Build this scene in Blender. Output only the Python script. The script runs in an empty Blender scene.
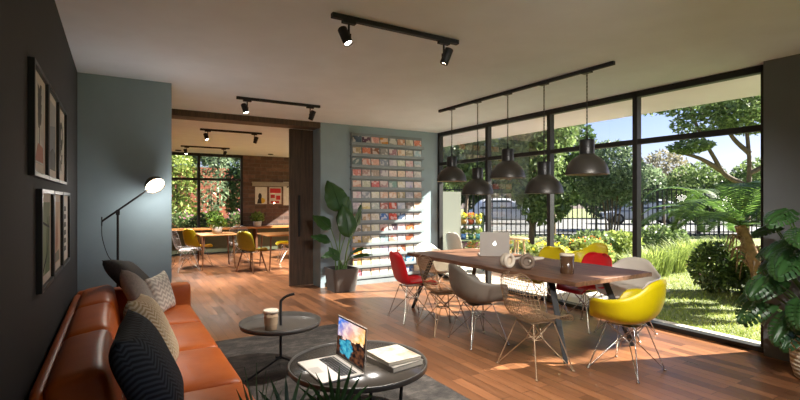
import bpy, bmesh, math, random
import numpy as np
from mathutils import Vector, Matrix, Euler
random.seed(11)
rng = np.random.default_rng(5)
S = bpy.context.scene
COL = S.collection
PI = math.pi
V = Vector
R = math.radians
# ------------------------------------------------------------------ helpers
def lin(c):
    return tuple(((x/255)/12.92 if x/255 <= .04045 else ((x/255+.055)/1.055)**2.4) for x in c)

class MB:
    def __init__(s): s.v = []; s.f = []; s.mi = []; s.sm = []
    def add(s, vs, fs, mi=0, smooth=False):
        o = len(s.v); s.v += [tuple(p) for p in vs]
        for f in fs:
            s.f.append([i+o for i in f]); s.mi.append(mi); s.sm.append(smooth)
        return s
    def box(s, c, size, rot=None, mi=0):
        hx, hy, hz = (k/2 for k in size)
        ps = [V((x*hx, y*hy, z*hz)) for z in (-1, 1) for y in (-1, 1) for x in (-1, 1)]
        if rot is not None:
            q = rot if isinstance(rot, Matrix) else Euler(rot).to_matrix()
            ps = [q @ p for p in ps]
        return s.add([p+V(c) for p in ps], [(0, 2, 3, 1), (4, 5, 7, 6), (0, 1, 5, 4), (2, 6, 7, 3), (0, 4, 6, 2), (1, 3, 7, 5)], mi)
    def tube(s, pts, r, seg=8, mi=0, closed=False, sx=1.0):
        pts = [V(p) for p in pts]; n = len(pts)
        rs = r if isinstance(r, (list, tuple)) else [r]*n
        vs = []; up = None
        for i, p in enumerate(pts):
            if closed: t = pts[(i+1) % n]-pts[i-1]
            else: t = pts[min(i+1, n-1)]-pts[max(i-1, 0)]
            if t.length < 1e-9: t = V((0, 0, 1))
            t.normalize()
            if up is None:
                up = V((0, 0, 1)) if abs(t.z) < .9 else V((1, 0, 0))
            a = t.cross(up)
            if a.length < 1e-6: a = t.orthogonal()
            a.normalize(); b = a.cross(t).normalized(); up = b
            for k in range(seg):
                w = 2*PI*k/seg
                vs.append(p+a*math.cos(w)*rs[i]*sx+b*math.sin(w)*rs[i])
        fs = []
        for i in range(n if closed else n-1):
            j = (i+1) % n
            for k in range(seg):
                l = (k+1) % seg
                fs.append((i*seg+k, i*seg+l, j*seg+l, j*seg+k))
        s.add(vs, fs, mi, seg > 5)
        if not closed:
            s.add(vs[:seg], [tuple(range(seg))], mi); s.add(vs[-seg:], [tuple(range(seg))[::-1]], mi)
        return s
    def cyl(s, p0, p1, r0, r1=None, seg=12, mi=0):
        return s.tube([p0, p1], [r0, r0 if r1 is None else r1], seg, mi)
    def lathe(s, prof, seg=28, o=(0, 0, 0), mi=0, q=None, smooth=True):
        vs = []; n = len(prof); o = V(o)
        for r, z in prof:
            for k in range(seg):
                a = 2*PI*k/seg; p = V((r*math.cos(a), r*math.sin(a), z))
                vs.append((q @ p if q is not None else p)+o)
        fs = [(i*seg+k, i*seg+(k+1) % seg, (i+1)*seg+(k+1) % seg, (i+1)*seg+k) for i in range(n-1) for k in range(seg)]
        return s.add(vs, fs, mi, smooth)
    def grid(s, fn, nu, nv, mi=0, skip=None, closeu=False, smooth=True):
        vs = [fn(i/nu, j/nv) for j in range(nv+1) for i in range(nu+1)]
        w = nu+1
        fs = [(j*w+i, j*w+i+1, (j+1)*w+i+1, (j+1)*w+i) for j in range(nv) for i in range(nu) if not (skip and skip((i+.5)/nu, (j+.5)/nv))]
        return s.add(vs, fs, mi, smooth)
    def prism(s, poly, z0, z1, mi=0, q=None, o=(0, 0, 0)):
        n = len(poly); vs = [V((x, y, z0)) for x, y in poly]+[V((x, y, z1)) for x, y in poly]
        vs = [(q @ p if q is not None else p)+V(o) for p in vs]
        fs = [tuple(range(n))[::-1], tuple(range(n, 2*n))]+[(i, (i+1) % n, (i+1) % n+n, i+n) for i in range(n)]
        return s.add(vs, fs, mi)
    def rbox(s, c, size, r, bulge=(0, 0, 0), n=10, rot=None, mi=0):
        h = V(size)/2; q = Euler(rot).to_matrix() if rot else None
        ts = [-math.cos(PI*i/n) for i in range(n+1)]
        for ax in range(3):
            for sg in (-1, 1):
                vs = []
                for a in ts:
                    for b in ts:
                        p = [0, 0, 0]; p[ax] = sg; p[(ax+1) % 3] = a; p[(ax+2) % 3] = b
                        e = V([p[k]*h[k] for k in range(3)])
                        inn = V([max(-(h[k]-r), min(h[k]-r, e[k])) for k in range(3)])
                        d = e-inn
                        if d.length > 1e-9: d = d.normalized()*r
                        w = inn+d
                        for k in range(3):
                            k1, k2 = (k+1) % 3, (k+2) % 3
                            w[k] += bulge[k]*(w[k]/h[k])*(1-(p[k1])**2)*(1-(p[k2])**2)
                        vs.append(((q @ w) if q else w)+V(c))
                m = n+1
                fs = []
                for i in range(n):
                    for j in range(n):
                        f = (i*m+j, (i+1)*m+j, (i+1)*m+j+1, i*m+j+1)
                        fs.append(f if sg > 0 else f[::-1])
                s.add(vs, fs, mi, True)
        return s
    def build(s, name, mats, parent=None, bevel=0, seg=2, subsurf=0, solid=0, weld=False, shade=None, recalc=True, solid_off=0):
        me = bpy.data.meshes.new(name)
        me.from_pydata(s.v, [], s.f)
        mats = mats if isinstance(mats, (list, tuple)) else [mats]
        for m in mats: me.materials.append(m)
        me.polygons.foreach_set('material_index', s.mi)
        me.polygons.foreach_set('use_smooth', [bool(x) if shade is None else shade for x in s.sm])
        if weld or recalc:
            bm = bmesh.new(); bm.from_mesh(me)
            if weld: bmesh.ops.remove_doubles(bm, verts=bm.verts, dist=1e-4)
            if recalc: bmesh.ops.recalc_face_normals(bm, faces=bm.faces)
            bm.to_mesh(me); bm.free()
        me.update()
        o = bpy.data.objects.new(name, me); COL.objects.link(o)
        if parent is not None: o.parent = parent
        if solid:
            m = o.modifiers.new('thickness', 'SOLIDIFY'); m.thickness = solid; m.offset = solid_off
        if bevel:
            m = o.modifiers.new('bevel', 'BEVEL'); m.width = bevel; m.segments = seg; m.limit_method = 'ANGLE'
        if subsurf:
            m = o.modifiers.new('smooth', 'SUBSURF'); m.levels = subsurf; m.render_levels = subsurf
        return o

def tag(o, label=None, cat=None, group=None, kind=None):
    if label: o['label'] = label
    if cat: o['category'] = cat
    if group: o['group'] = group
    if kind: o['kind'] = kind
    return o
def thing(name, label, cat, loc=(0, 0, 0), rz=0, group=None):
    o = bpy.data.objects.new(name, None); COL.objects.link(o)
    o.location = loc; o.rotation_euler = (0, 0, rz); o.empty_display_size = .1
    return tag(o, label, cat, group)
def kids(o): return [c for c in bpy.data.objects if c.parent == o]
def copy_tree(o, parent=None):
    c = o.copy(); COL.objects.link(c)
    if parent is not None: c.parent = parent
    for ch in kids(o): copy_tree(ch, c)
    return c
def dup(o, loc, rz, label, group=None):
    c = copy_tree(o); c.location = loc; c.rotation_euler = (0, 0, rz); c['label'] = label
    if group: c['group'] = group
    return c
def struct(mb, name, mats, parent=None, **k):
    o = mb.build(name, mats, parent, **k)
    if parent is None: o['kind'] = 'structure'
    return o
def spline(pts, n):
    """Catmull-Rom samples through pts (tuples of any length)."""
    P = np.array(pts, float); m = len(P); out = []
    for t in np.linspace(0, m-1, n):
        i = min(int(t), m-2); f = t-i
        p0, p1, p2, p3 = P[max(i-1, 0)], P[i], P[i+1], P[min(i+2, m-1)]
        out.append(.5*((2*p1)+(-p0+p2)*f+(2*p0-5*p1+4*p2-p3)*f*f+(-p0+3*p1-3*p2+p3)*f**3))
    return out

# ------------------------------------------------------------------ materials
class NT:
    def __init__(s, name):
        s.m = bpy.data.materials.new(name); s.m.use_nodes = True
        s.t = s.m.node_tree; s.n = s.t.nodes; s.n.clear()
        s.out = s.n.new('ShaderNodeOutputMaterial')
    def node(s, typ, ins=None, **props):
        x = s.n.new(typ)
        for k, v in props.items(): setattr(x, k, v)
        for k, v in (ins or {}).items():
            if isinstance(v, bpy.types.NodeSocket): s.t.links.new(v, x.inputs[k])
            else: x.inputs[k].default_value = v
        return x
    def obj(s, scale=(1, 1, 1), rot=(0, 0, 0), coord='Object'):
        tc = s.node('ShaderNodeTexCoord')
        return s.node('ShaderNodeMapping', {'Vector': tc.outputs[coord], 'Scale': scale, 'Rotation': rot}).outputs[0]
    def noise(s, vec, scale=5, detail=4, rough=.55):
        return s.node('ShaderNodeTexNoise', {'Vector': vec, 'Scale': scale, 'Detail': detail, 'Roughness': rough}).outputs['Fac']
    def ramp(s, fac, stops, interp='LINEAR'):
        r = s.node('ShaderNodeValToRGB', {'Fac': fac}); e = r.color_ramp; e.interpolation = interp
        while len(e.elements) < len(stops): e.elements.new(.5)
        for el, (p, c) in zip(e.elements, stops):
            el.position = p; el.color = (*c, 1)
        return r.outputs[0]
    def mix(s, fac, a, b, blend='MIX'):
        x = s.node('ShaderNodeMix', data_type='RGBA', blend_type=blend)
        for k, v in ((0, fac), (6, a), (7, b)):
            if isinstance(v, bpy.types.NodeSocket): s.t.links.new(v, x.inputs[k])
            else: x.inputs[k].default_value = v if k == 0 else (*v, 1)
        return x.outputs[2]
    def math(s, op, a, b=0.0):
        x = s.node('ShaderNodeMath', {0: a, 1: b}, operation=op); return x.outputs[0]
    def bump(s, h, strength=.2, dist=.01):
        return s.node('ShaderNodeBump', {'Height': h, 'Strength': strength, 'Distance': dist}).outputs[0]
    def pbr(s, col, rough=.5, metal=0., normal=None, **ins):
        d = {'Roughness': rough, 'Metallic': metal}
        d['Base Color'] = col if isinstance(col, bpy.types.NodeSocket) else (*col, 1)
        if normal is not None: d['Normal'] = normal
        d.update(ins)
        b = s.node('ShaderNodeBsdfPrincipled', d)
        s.t.links.new(b.outputs[0], s.out.inputs[0]); return s.m
    def surf(s, sh): s.t.links.new(sh, s.out.inputs[0]); return s.m

def M(name, col, rough=.5, metal=0., var=.08, scale=12, bump=0., bscale=80, **ins):
    """plain procedural surface: one colour with soft mottling and a fine bump"""
    t = NT(name); v = t.obj(); c = lin(col)
    n = t.noise(v, scale, 3)
    colr = t.ramp(n, [(.3, tuple(x*(1-var) for x in c)), (.7, tuple(min(1, x*(1+var)) for x in c))])
    nm = t.bump(t.noise(v, bscale, 3), bump, .004) if bump else None
    return t.pbr(colr, rough, metal, nm, **ins)
def emit(name, col, strength):
    t = NT(name)
    return t.surf(t.node('ShaderNodeEmission', {'Color': (*lin(col), 1), 'Strength': strength}).outputs[0])
def wood(name, c1, c2, axis=1, rough=.45, sc=1.0, bump=.05):
    t = NT(name); s = [14*sc]*3; s[axis] = 1.1*sc
    v = t.obj(tuple(s)); n = t.noise(v, 2.2, 6, .6)
    fine = t.noise(t.obj(tuple(k*5 for k in s)), 3, 3)
    col = t.ramp(n, [(.3, lin(c1)), (.7, lin(c2))])
    col = t.mix(.25, col, t.ramp(fine, [(.35, (.25, .25, .25)), (.6, (1, 1, 1))]), 'MULTIPLY')
    return t.pbr(col, rough, 0, t.bump(n, bump, .01))
def leafmat(name, dark, light, trans=.35, rough=.45):
    t = NT(name); g = t.node('ShaderNodeNewGeometry')
    n = t.noise(t.obj(), 1.3, 2)
    f = t.math('ADD', t.math('MULTIPLY', g.outputs['Random Per Island'], .6), t.math('MULTIPLY', n, .4))
    col = t.ramp(f, [(.2, lin(dark)), (.8, lin(light))])
    b = t.node('ShaderNodeBsdfPrincipled', {'Base Color': col, 'Roughness': rough})
    tr = t.node('ShaderNodeBsdfTranslucent', {'Color': col})
    return t.surf(t.node('ShaderNodeMixShader', {0: trans, 1: b.outputs[0], 2: tr.outputs[0]}).outputs[0])
def zigzag(name, c1, c2, fu, fv, amp, ax=(0, 2), rough=.9, soft=.2):
    t = NT(name); sep = t.node('ShaderNodeSeparateXYZ', {0: t.node('ShaderNodeTexCoord').outputs['Object']})
    u, v = sep.outputs[ax[0]], sep.outputs[ax[1]]
    tri = t.math('PINGPONG', t.math('MULTIPLY', u, fu), .5)
    w = t.math('ADD', t.math('MULTIPLY', v, fv), t.math('MULTIPLY', tri, amp))
    f = t.math('PINGPONG', w, .5)
    f = t.math('MULTIPLY', f, 2)
    col = t.ramp(f, [(.5-soft, lin(c1)), (.5+soft, lin(c2))])
    return t.pbr(col, rough, 0, t.bump(f, .25, .004))
def pane_mat():
    t = NT('window_glass')
    fr = t.node('ShaderNodeFresnel', {'IOR': 1.45})
    f = t.math('MULTIPLY', fr.outputs[0], .35)
    a = t.node('ShaderNodeBsdfTransparent', {'Color': (.94, .96, .95, 1)})
    b = t.node('ShaderNodeBsdfGlossy', {'Color': (1, 1, 1, 1), 'Roughness': .01})
    return t.surf(t.node('ShaderNodeMixShader', {0: f, 1: a.outputs[0], 2: b.outputs[0]}).outputs[0])

def floor_mat():
    t = NT('oak_plank_floor')
    v = t.obj((1, 1, 1), (0, 0, PI/2))
    br = t.node('ShaderNodeTexBrick', {'Vector': v, 'Scale': 1.0, 'Brick Width': .75, 'Row Height': .1, 'Mortar Size': .0022, 'Mortar Smooth': .3, 'Bias': -.1,
                                       'Color1': (*lin((156, 105, 70)), 1), 'Color2': (*lin((104, 69, 46)), 1), 'Mortar': (*lin((54, 30, 20)), 1)},
                offset=.37, offset_frequency=2, squash=1, squash_frequency=2)
    n = t.noise(t.obj((16, 1.2, 1)), 1.6, 6, .62)
    n2 = t.noise(t.obj((1, 1, 1)), 1.1, 3)
    col = t.mix(.55, br.outputs['Color'], t.ramp(n, [(.3, (.42, .38, .35)), (.68, (1.0, 1.0, 1.0))]), 'MULTIPLY')
    col = t.mix(.35, col, t.ramp(n2, [(.35, (.6, .55, .52)), (.65, (1, 1, 1))]), 'MULTIPLY')
    rg = t.node('ShaderNodeMapRange', {0: n, 1: .2, 2: .8, 3: .24, 4: .42}).outputs[0]
    h = t.mix(.5, br.outputs['Fac'], n)
    return t.pbr(col, rg, 0, t.bump(n, .06, .004))
def brick_mat(name, c1, c2, mort, axes='xz', w=.23, h=.076):
    t = NT(name); sep = t.node('ShaderNodeSeparateXYZ', {0: t.node('ShaderNodeTexCoord').outputs['Object']})
    cmb = t.node('ShaderNodeCombineXYZ', {0: sep.outputs[0 if axes[0] == 'x' else 1], 1: sep.outputs[2]})
    br = t.node('ShaderNodeTexBrick', {'Vector': cmb.outputs[0], 'Scale': 1.0, 'Brick Width': w, 'Row Height': h, 'Mortar Size': .006, 'Bias': 0.,
                                       'Color1': (*lin(c1), 1), 'Color2': (*lin(c2), 1), 'Mortar': (*lin(mort), 1)})
    n = t.noise(cmb.outputs[0], 9, 4)
    col = t.mix(.6, br.outputs['Color'], t.ramp(n, [(.3, (.45, .45, .45)), (.7, (1.1, 1.1, 1.1))]), 'MULTIPLY')
    return t.pbr(col, .85, 0, t.bump(br.outputs['Fac'], -.5, .01))
def rug_mat():
    t = NT('rug_pile'); v = t.obj()
    a = t.noise(t.obj((1, 1.6, 1)), 5, 6, .75); b = t.noise(v, 90, 2)
    col = t.ramp(a, [(.3, lin((30, 28, 26))), (.5, lin((62, 57, 52))), (.7, lin((98, 90, 82)))])
    return t.pbr(col, .95, 0, t.bump(b, .8, .01))
def leather_mat():
    t = NT('tan_leather'); v = t.obj()
    a = t.noise(v, 3, 4); b = t.node('ShaderNodeTexVoronoi', {'Vector': v, 'Scale': 170}).outputs['Distance']
    cr = t.noise(v, 9, 5, .6)
    col = t.ramp(a, [(.3, lin((170, 78, 20))), (.7, lin((196, 100, 32)))])
    h = t.math('ADD', t.math('MULTIPLY', b, .25), cr)
    return t.pbr(col, .42, 0, t.bump(h, .22, .012))
def lawn_mat():
    t = NT('lawn_turf'); v = t.obj()
    a = t.noise(v, .8, 4); b = t.noise(v, 40, 3)
    f = t.math('ADD', t.math('MULTIPLY', a, .5), t.math('MULTIPLY', b, .5))
    return t.pbr(t.ramp(f, [(.35, lin((88, 98, 56))), (.65, lin((146, 154, 98)))]), .9, 0, t.bump(b, .8, .03))
def cover_mat():
    """magazine covers: colour comes from each magazine, with blocks and mottling like cover pictures"""
    t = NT('magazine_cover'); oi = t.node('ShaderNodeObjectInfo'); tc = t.node('ShaderNodeTexCoord')
    off = t.node('ShaderNodeVectorMath', {0: oi.outputs['Location'], 1: (7.3, 3.1, 5.7)}, operation='MULTIPLY')
    p = t.node('ShaderNodeVectorMath', {0: tc.outputs['Object'], 1: off.outputs[0]}, operation='ADD').outputs[0]
    vo = t.node('ShaderNodeTexVoronoi', {'Vector': p, 'Scale': 17}, distance='CHEBYCHEV')
    n = t.noise(p, 28, 3)
    hs = t.node('ShaderNodeHueSaturation', {'Color': oi.outputs['Color'], 'Saturation': 1.1, 'Value': .72}).outputs[0]
    col = t.mix(t.math('MULTIPLY', t.math('GREATER_THAN', n, .53), .6), oi.outputs['Color'], hs)
    col = t.mix(t.math('MULTIPLY', t.math('GREATER_THAN', t.node('ShaderNodeSeparateColor', {0: vo.outputs['Color']}).outputs[0], .62), .55), col, (.85, .82, .78))
    return t.pbr(col, .4)

m_black = M('black_metal', (24, 24, 24), .6, .1)
m_frame = M('window_frame_black', (30, 29, 28), .5, .2)
m_ceil = M('ceiling_plaster', (230, 240, 252), .9, 0, .03, 3)
m_soffit = M('soffit_plaster', (240, 228, 244), .9, 0, .03, 2)
m_dark = M('dark_grey_paint', (45, 44, 45), .85, 0, .05, 4, .08, 160)
m_teal = M('teal_grey_paint', (144, 163, 171), .85, 0, .04, 4, .06, 160)
m_floor = floor_mat()
m_walnut = wood('walnut_tabletop', (88, 56, 38), (146, 104, 76), 1, .5)
m_oldwood = wood('smoked_oak', (62, 48, 37), (98, 76, 57), 2, .6)
m_oak = wood('honey_oak', (176, 116, 60), (206, 146, 84), 0, .45)
m_dowel = wood('brown_dowel', (92, 58, 34), (122, 80, 48), 2, .5)
m_chrome = M('chrome_wire', (196, 190, 180), .22, 1., .03)
m_copper = M('brass_beige_wire', (158, 132, 104), .4, .5, .04)
m_red = M('red_shell', (206, 22, 32), .38, 0, .03)
m_yellow = M('yellow_shell', (208, 188, 6), .38, 0, .03)
m_grey = M('grey_beige_shell', (120, 112, 101), .42, 0, .03)
m_white = M('white_shell', (212, 204, 192), .4, 0, .03)
m_leather = leather_mat()
m_silver = M('aluminium', (206, 198, 188), .4, .25, .02)
m_glass = pane_mat()
m_soil = M('dark_soil', (46, 34, 26), .95, 0, .3, 40, .6, 60)
m_paper = M('paper_white', (232, 226, 214), .8, 0, .03)
m_bulb = emit('spot_bulb', (255, 236, 208), 30)
# ------------------------------------------------------------------ the room
CZ = 2.75; WX = 5.28; BY = 7.3; FY = 13.75; LX = -.35
struct(MB().box((2.5, 6.1, -.05), (5.76, 15.6, .1)), 'floor', m_floor)
struct(MB().box((2.5, 6.1, CZ+.12), (5.76, 15.6, .24)), 'ceiling', m_ceil)
struct(MB().box((6.075, 6.1, CZ+.1), (1.39, 16.4, .2)), 'ceiling_overhang', m_soffit)
struct(MB().box((LX-.1, 6.1, CZ/2), (.2, 15.6, CZ)), 'wall_left', m_dark)
struct(MB().box(((LX+.51)/2, 6.69, CZ/2), (.51-LX, 1.92, CZ)), 'wall_stub', m_teal)
struct(MB().box(((2.88+WX)/2+.04, BY+.175, CZ/2), (WX-2.88+.08, .35, CZ)), 'wall_back', m_teal)
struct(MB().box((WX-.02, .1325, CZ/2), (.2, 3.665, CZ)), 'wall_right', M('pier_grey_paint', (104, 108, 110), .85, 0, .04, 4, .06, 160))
# unseen glazed front, added to light the room from behind, facing a sunny terrace
f = MB()
struct(MB().box((.25, -1.72, CZ/2), (1.2, .1, CZ)), 'wall_front', m_dark)
for x in (.88, 3.0, 5.2): f.box((x, -1.7, 1.375), (.06, .09, 2.75))
f.box((3.03, -1.7, 2.71), (4.3, .09, .08)).box((3.03, -1.7, .03), (4.3, .1, .06))
w = struct(f, 'window_6', m_frame)
MB().add([(.88, -1.7, .06), (5.2, -1.7, .06), (5.2, -1.7, 2.67), (.88, -1.7, 2.67)], [(0, 1, 2, 3)]).build('pane', m_glass, w)
struct(MB().box((3, -7.8, -.08), (16, 12, .1)), 'added_terrace', M('bounce_stone', (228, 222, 212), .85, 0, .05, 3))  # added pale paving, bounces sunlight up to the ceiling
m_brick = brick_mat('brown_brick', (124, 94, 80), (86, 66, 58), (112, 102, 94), 'xz', .34, .11)
struct(MB().box(((3.07+WX)/2+.05, FY+.12, CZ/2), (WX-3.07+.1, .24, CZ)), 'wall_far', m_brick)
struct(MB().box((WX+.05, 7.85, CZ/2), (.12, .4, CZ)), 'wall_far_right', m_teal)
struct(MB().box((1.69, BY+.17, CZ-.045), (2.38, .34, .09)), 'trim_1', m_oldwood, bevel=.004)
struct(MB().box((4.14, BY-.008, .05), (2.28, .016, .1)), 'baseboard_back', m_teal)
d = struct(MB().box((2.98, BY+.38, 1.335), (1.02, .05, 2.65)), 'door_1', m_oldwood, bevel=.004)
MB().box((2.63, BY+.335, 1.19), (.035, .03, .7)).build('pull_handle', m_black, d, bevel=.006)

def bay(n, y0, y1, x=WX+.03):
    yc, L = (y0+y1)/2, y1-y0; f = MB()
    f.box((x, y0, 1.375), (.09, .06, 2.75))
    if n == 1: f.box((x, y1-.03, 1.375), (.09, .06, 2.75))
    f.box((x, yc, 2.715), (.09, L, .07)).box((x, yc, .025), (.12, L, .05)).box((x, yc, 2.15), (.08, L, .06))
    w = struct(f, 'window_%d' % n, m_frame, bevel=.004)
    for z0, z1 in ((.05, 2.12), (2.18, 2.68)):
        MB().add([(x, y0+.02, z0), (x, y1-.02, z0), (x, y1-.02, z1), (x, y0+.02, z1)], [(0, 1, 2, 3)]).build('pane', m_glass, w)
for i, (a, b) in enumerate([(5.91, BY), (4.6, 5.91), (3.3, 4.6), (2.0, 3.3)]): bay(i+1, a, b)
# far room window (in the end wall)
f = MB(); y = FY+.05
for x, w in ((-.3, .07), (1.9, .07), (3.04, .07), (.8, .07)): f.box((x, y, 1.375), (w, .09, 2.75))
f.box((1.37, y, 2.71), (3.4, .09, .08)).box((1.37, y, .03), (3.4, .1, .06)).box((1.37, y, 2.04), (3.4, .08, .07))
w = struct(f, 'window_5', m_frame)
for z0, z1 in ((.06, 2.0), (2.08, 2.67)):
    MB().add([(-.3, y, z0), (3.04, y, z0), (3.04, y, z1), (-.3, y, z1)], [(0, 1, 2, 3)]).build('pane', m_glass, w)

# ------------------------------------------------------------------ ceiling lights
def light(kind, name, loc, energy, col, parent=None, **k):
    l = bpy.data.lights.new(name, kind); l.energy = energy; l.color = col
    for a, b in k.items(): setattr(l, a, b)
    o = bpy.data.objects.new(name, l); COL.objects.link(o); o.location = loc
    if parent is not None: o.parent = parent
    return o
def aim(o, d): o.rotation_euler = V(d).to_track_quat('-Z', 'Y').to_euler()
WARM = (1., .95, .89)
def track(y, label, dirs=(V((.22, -.45, -1)), V((-.32, .22, -1))), power=60):
    t = thing('track_light', label, 'track light', (1.815, y, CZ), 0)
    MB().box((0, 0, -.017), (1.1, .04, .034)).build('rail', m_black, t, bevel=.003)
    for x, dr in ((-.42, dirs[0]), (.41, dirs[1])):
        dr = dr.normalized(); q = dr.to_track_quat('Z', 'Y').to_matrix()
        b = MB()
        b.box((x, 0, -.043), (.1, .036, .02)); b.cyl((x, 0, -.05), (x, 0, -.13), .008, seg=8)
        c = V((x, 0, -.145))+V((-.028 if x < 0 else .028, 0, 0))
        b.box((x-(.004 if x < 0 else -.004), 0, -.145), (.03, .03, .04))
        b.lathe([(0, -.065), (.03, -.065), (.034, -.06), (.034, .062), (.03, .066), (.029, .05)], 20, c, q=q)
        s = b.build('spotlight', m_black, t)
        MB().lathe([(0, .052), (.028, .052)], 20, c, q=q).build('lens', m_bulb if x < 0 else m_spot_off, s, recalc=False)
        lo = light('SPOT', 'spot_beam', c+dr*.075, power if x < 0 else power*1.0, WARM, s, spot_size=R(75), spot_blend=.8, shadow_soft_size=.025)
        aim(lo, dr)
    return t
m_spot_off = emit('spot_bulb_seen_aslant', (255, 220, 180), 12)
track(.0, 'added black two-spot ceiling track behind the viewpoint, fill light for the dining table', (V((2.1, 3.4, -1.9)), V((1.5, 2.6, -1.9))), 105)  # unseen extra track, added to fill the table and chairs with light
track(3.0, 'black track with two spotlights on the ceiling, the nearest and largest one', power=115)
track(6.02, 'black two-spot track on the ceiling just in front of the wooden header', power=28)
track(9.03, 'black two-spot track in the far room, the nearer one behind the header', power=210)
track(12.03, 'black two-spot track in the far room, close to the garden window', power=210)
for x, yy, lb in ((3.65, 13.0, 'small dark ceiling downlight above the brick wall, left one'), (4.0, 12.2, 'small dark ceiling downlight above the brick wall, right one beside the sliding door'), (1.33, 13.2, 'small dark ceiling downlight above the left end of the garden window')):
    o = MB().lathe([(0, -.02), (.06, -.02), (.075, -.012), (.075, 0)], 20).build('ceiling_downlight', m_black)
    o.location = (x, yy, CZ); tag(o, lb, 'downlight', 'downlights in the far room')

# pendants over the table
PX = 3.95
r = MB().box((0, 0, -.018), (.035, 2.76, .036)).build('pendant_rail', m_black, bevel=.003)
r.location = (PX, 4.055, CZ); tag(r, 'long black ceiling rail that the five pendant lamps hang from', 'rail')
m_shade = M('bronze_grey_enamel', (56, 52, 47), .4, .35, .05, 6)
m_shade_in = M('shade_inside_white', (206, 198, 186), .6)
m_cap = M('black_socket', (26, 25, 25), .4, .2)
def pendant(y, zb, label):
    t = thing('pendant_lamp', label, 'pendant lamp', (PX, y, zb), 0, 'bell pendants over the dining table')
    pr = [(.205, 0), (.206, .012), (.2, .04), (.186, .085), (.163, .125), (.132, .157), (.098, .18), (.075, .196), (.068, .205)]
    MB().lathe(pr, 40).lathe([(p[0]-.004, p[1]) for p in pr], 40, mi=1).lathe([(.205, 0), (.201, 0)], 40, mi=1).build('shade', [m_shade, m_shade_in], t, recalc=False)
    MB().lathe([(.069, .2), (.07, .21), (.07, .335), (.064, .345), (.03, .348), (.012, .352), (.01, .375), (0, .375)], 28).lathe([(.0705, .262), (.073, .266), (.0705, .27)], 28).build('socket_cap', m_cap, t)
    MB().lathe([(0, .055), (.025, .06), (.034, .085), (.028, .115), (.014, .14), (.014, .19)], 16).build('bulb', m_shade_in, t)
    ch = MB(); z0, z1 = .37, CZ-.036-zb; n = int((z1-z0)/.034); st = (z1-z0)/n
    for i in range(n):
        zc = z0+st*(i+.5); a = (i % 2)*PI/2
        ch.tube([(.0075*math.cos(k*PI/4)*math.cos(a), .0075*math.cos(k*PI/4)*math.sin(a), zc+.024*math.sin(k*PI/4)) for k in range(8)], .0028, 5, closed=True)
    ch.build('chain', m_cap, t)
    MB().box((0, 0, z1-.006), (.05, .1, .012)).build('rail_adapter', m_cap, t)
for i, (y, zb, lb) in enumerate([(5.14, 1.715, 'grey bell pendant lamp hung high, farthest of the five, above the dining table laptop'),
                                 (4.60, 1.525, 'grey bell pendant lamp hung low, second from the far end of the rail'),
                                 (4.06, 1.715, 'grey bell pendant lamp hung high in the middle of the five'),
                                 (3.51, 1.525, 'grey bell pendant lamp hung low, next to the largest one'),
                                 (2.97, 1.705, 'grey bell pendant lamp nearest the camera, the largest in view')]):
    pendant(y, zb, lb)

# ------------------------------------------------------------------ pictures on the left wall
m_pf = M('black_picture_frame', (30, 32, 30), .4, .1)
m_mat = M('picture_mount', (206, 198, 186), .8)
def disc(cx, cy, rx, ry, n=18, a0=0): return [(cx+rx*math.cos(2*PI*k/n+a0), cy+ry*math.sin(2*PI*k/n+a0)) for k in range(n)]
def picture(yc, zc, w, h, label, bg, marks):
    """frame hangs on the wall x=LX facing +x; local u runs along y, v is z"""
    t = thing('framed_picture', label, 'picture', (LX, yc, zc), 0, 'framed prints on the dark wall')
    f = MB(); b = .022
    for s in (-1, 1):
        f.box((.0135, s*(w/2-b/2), 0), (.027, b, h)); f.box((.0135, 0, s*(h/2-b/2)), (.027, w-2*b, b))
    f.build('frame', m_pf, t, bevel=.002)
    MB().box((.008, 0, 0), (.006, w-2*b, h-2*b)).build('mount', m_mat, t)
    pw, ph = w*.66, h*.74
    pm = MB().box((.012, 0, 0), (.002, pw, ph)); mats = [M('print_ground', bg, .8)]
    q = Matrix(((0, 0, 1), (1, 0, 0), (0, 1, 0)))
    for k, (c, polys) in enumerate(marks):
        mats.append(M('print_ink', c, .8))
        for p in polys: pm.prism([(x*pw/2, y*ph/2) for x, y in p], .0131, .0138+k*.0003, k+1, q)
    pm.build('print', mats, t, recalc=True)
def leafp(cx, cy, l, w, a):
    c, s = math.cos(a), math.sin(a)
    pts = [(0, 0), (.3, .5), (.6, .45), (1, 0), (.6, -.45), (.3, -.5)]
    return [(cx+(x*l)*c-(y*w)*s, cy+(x*l)*s+(y*w)*c) for x, y in pts]
branch = [leafp(.05, -.1+.12*k, .5, .3, .6 if k % 2 else 2.4) for k in range(8)]+[[(-.02, -.9), (.05, -.9), (.08, .9), (.02, .9)]]
picture(2.94, 1.835, .52, .54, 'framed print of a dark leafy sprig over a pink patch, upper row nearest the camera', (196, 196, 190), [((84, 86, 84), branch), ((178, 128, 112), [[(-.8, -.95), (.8, -.95), (.7, -.55), (-.3, -.5)]])])
picture(3.47, 1.835, .52, .54, 'framed plain grey-blue misty landscape print, middle of the upper row', (128, 138, 144), [((160, 164, 166), [[(-1, .2), (1, .4), (1, 1), (-1, 1)]]), ((92, 98, 98), [[(-1, -1), (1, -1), (1, -.5), (.2, -.35), (-1, -.6)]])])
picture(4.0, 1.835, .52, .54, 'framed print of a round dark flower head on white, upper row farthest from the camera', (198, 196, 186), [((78, 82, 76), [disc(0, .35, .6, .45)]+[leafp(0, -.9+.25*k, .55, .3, .7 if k % 2 else 2.4) for k in range(4)]), ((176, 172, 160), [disc(.05, .38, .25, .2)])])
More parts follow.
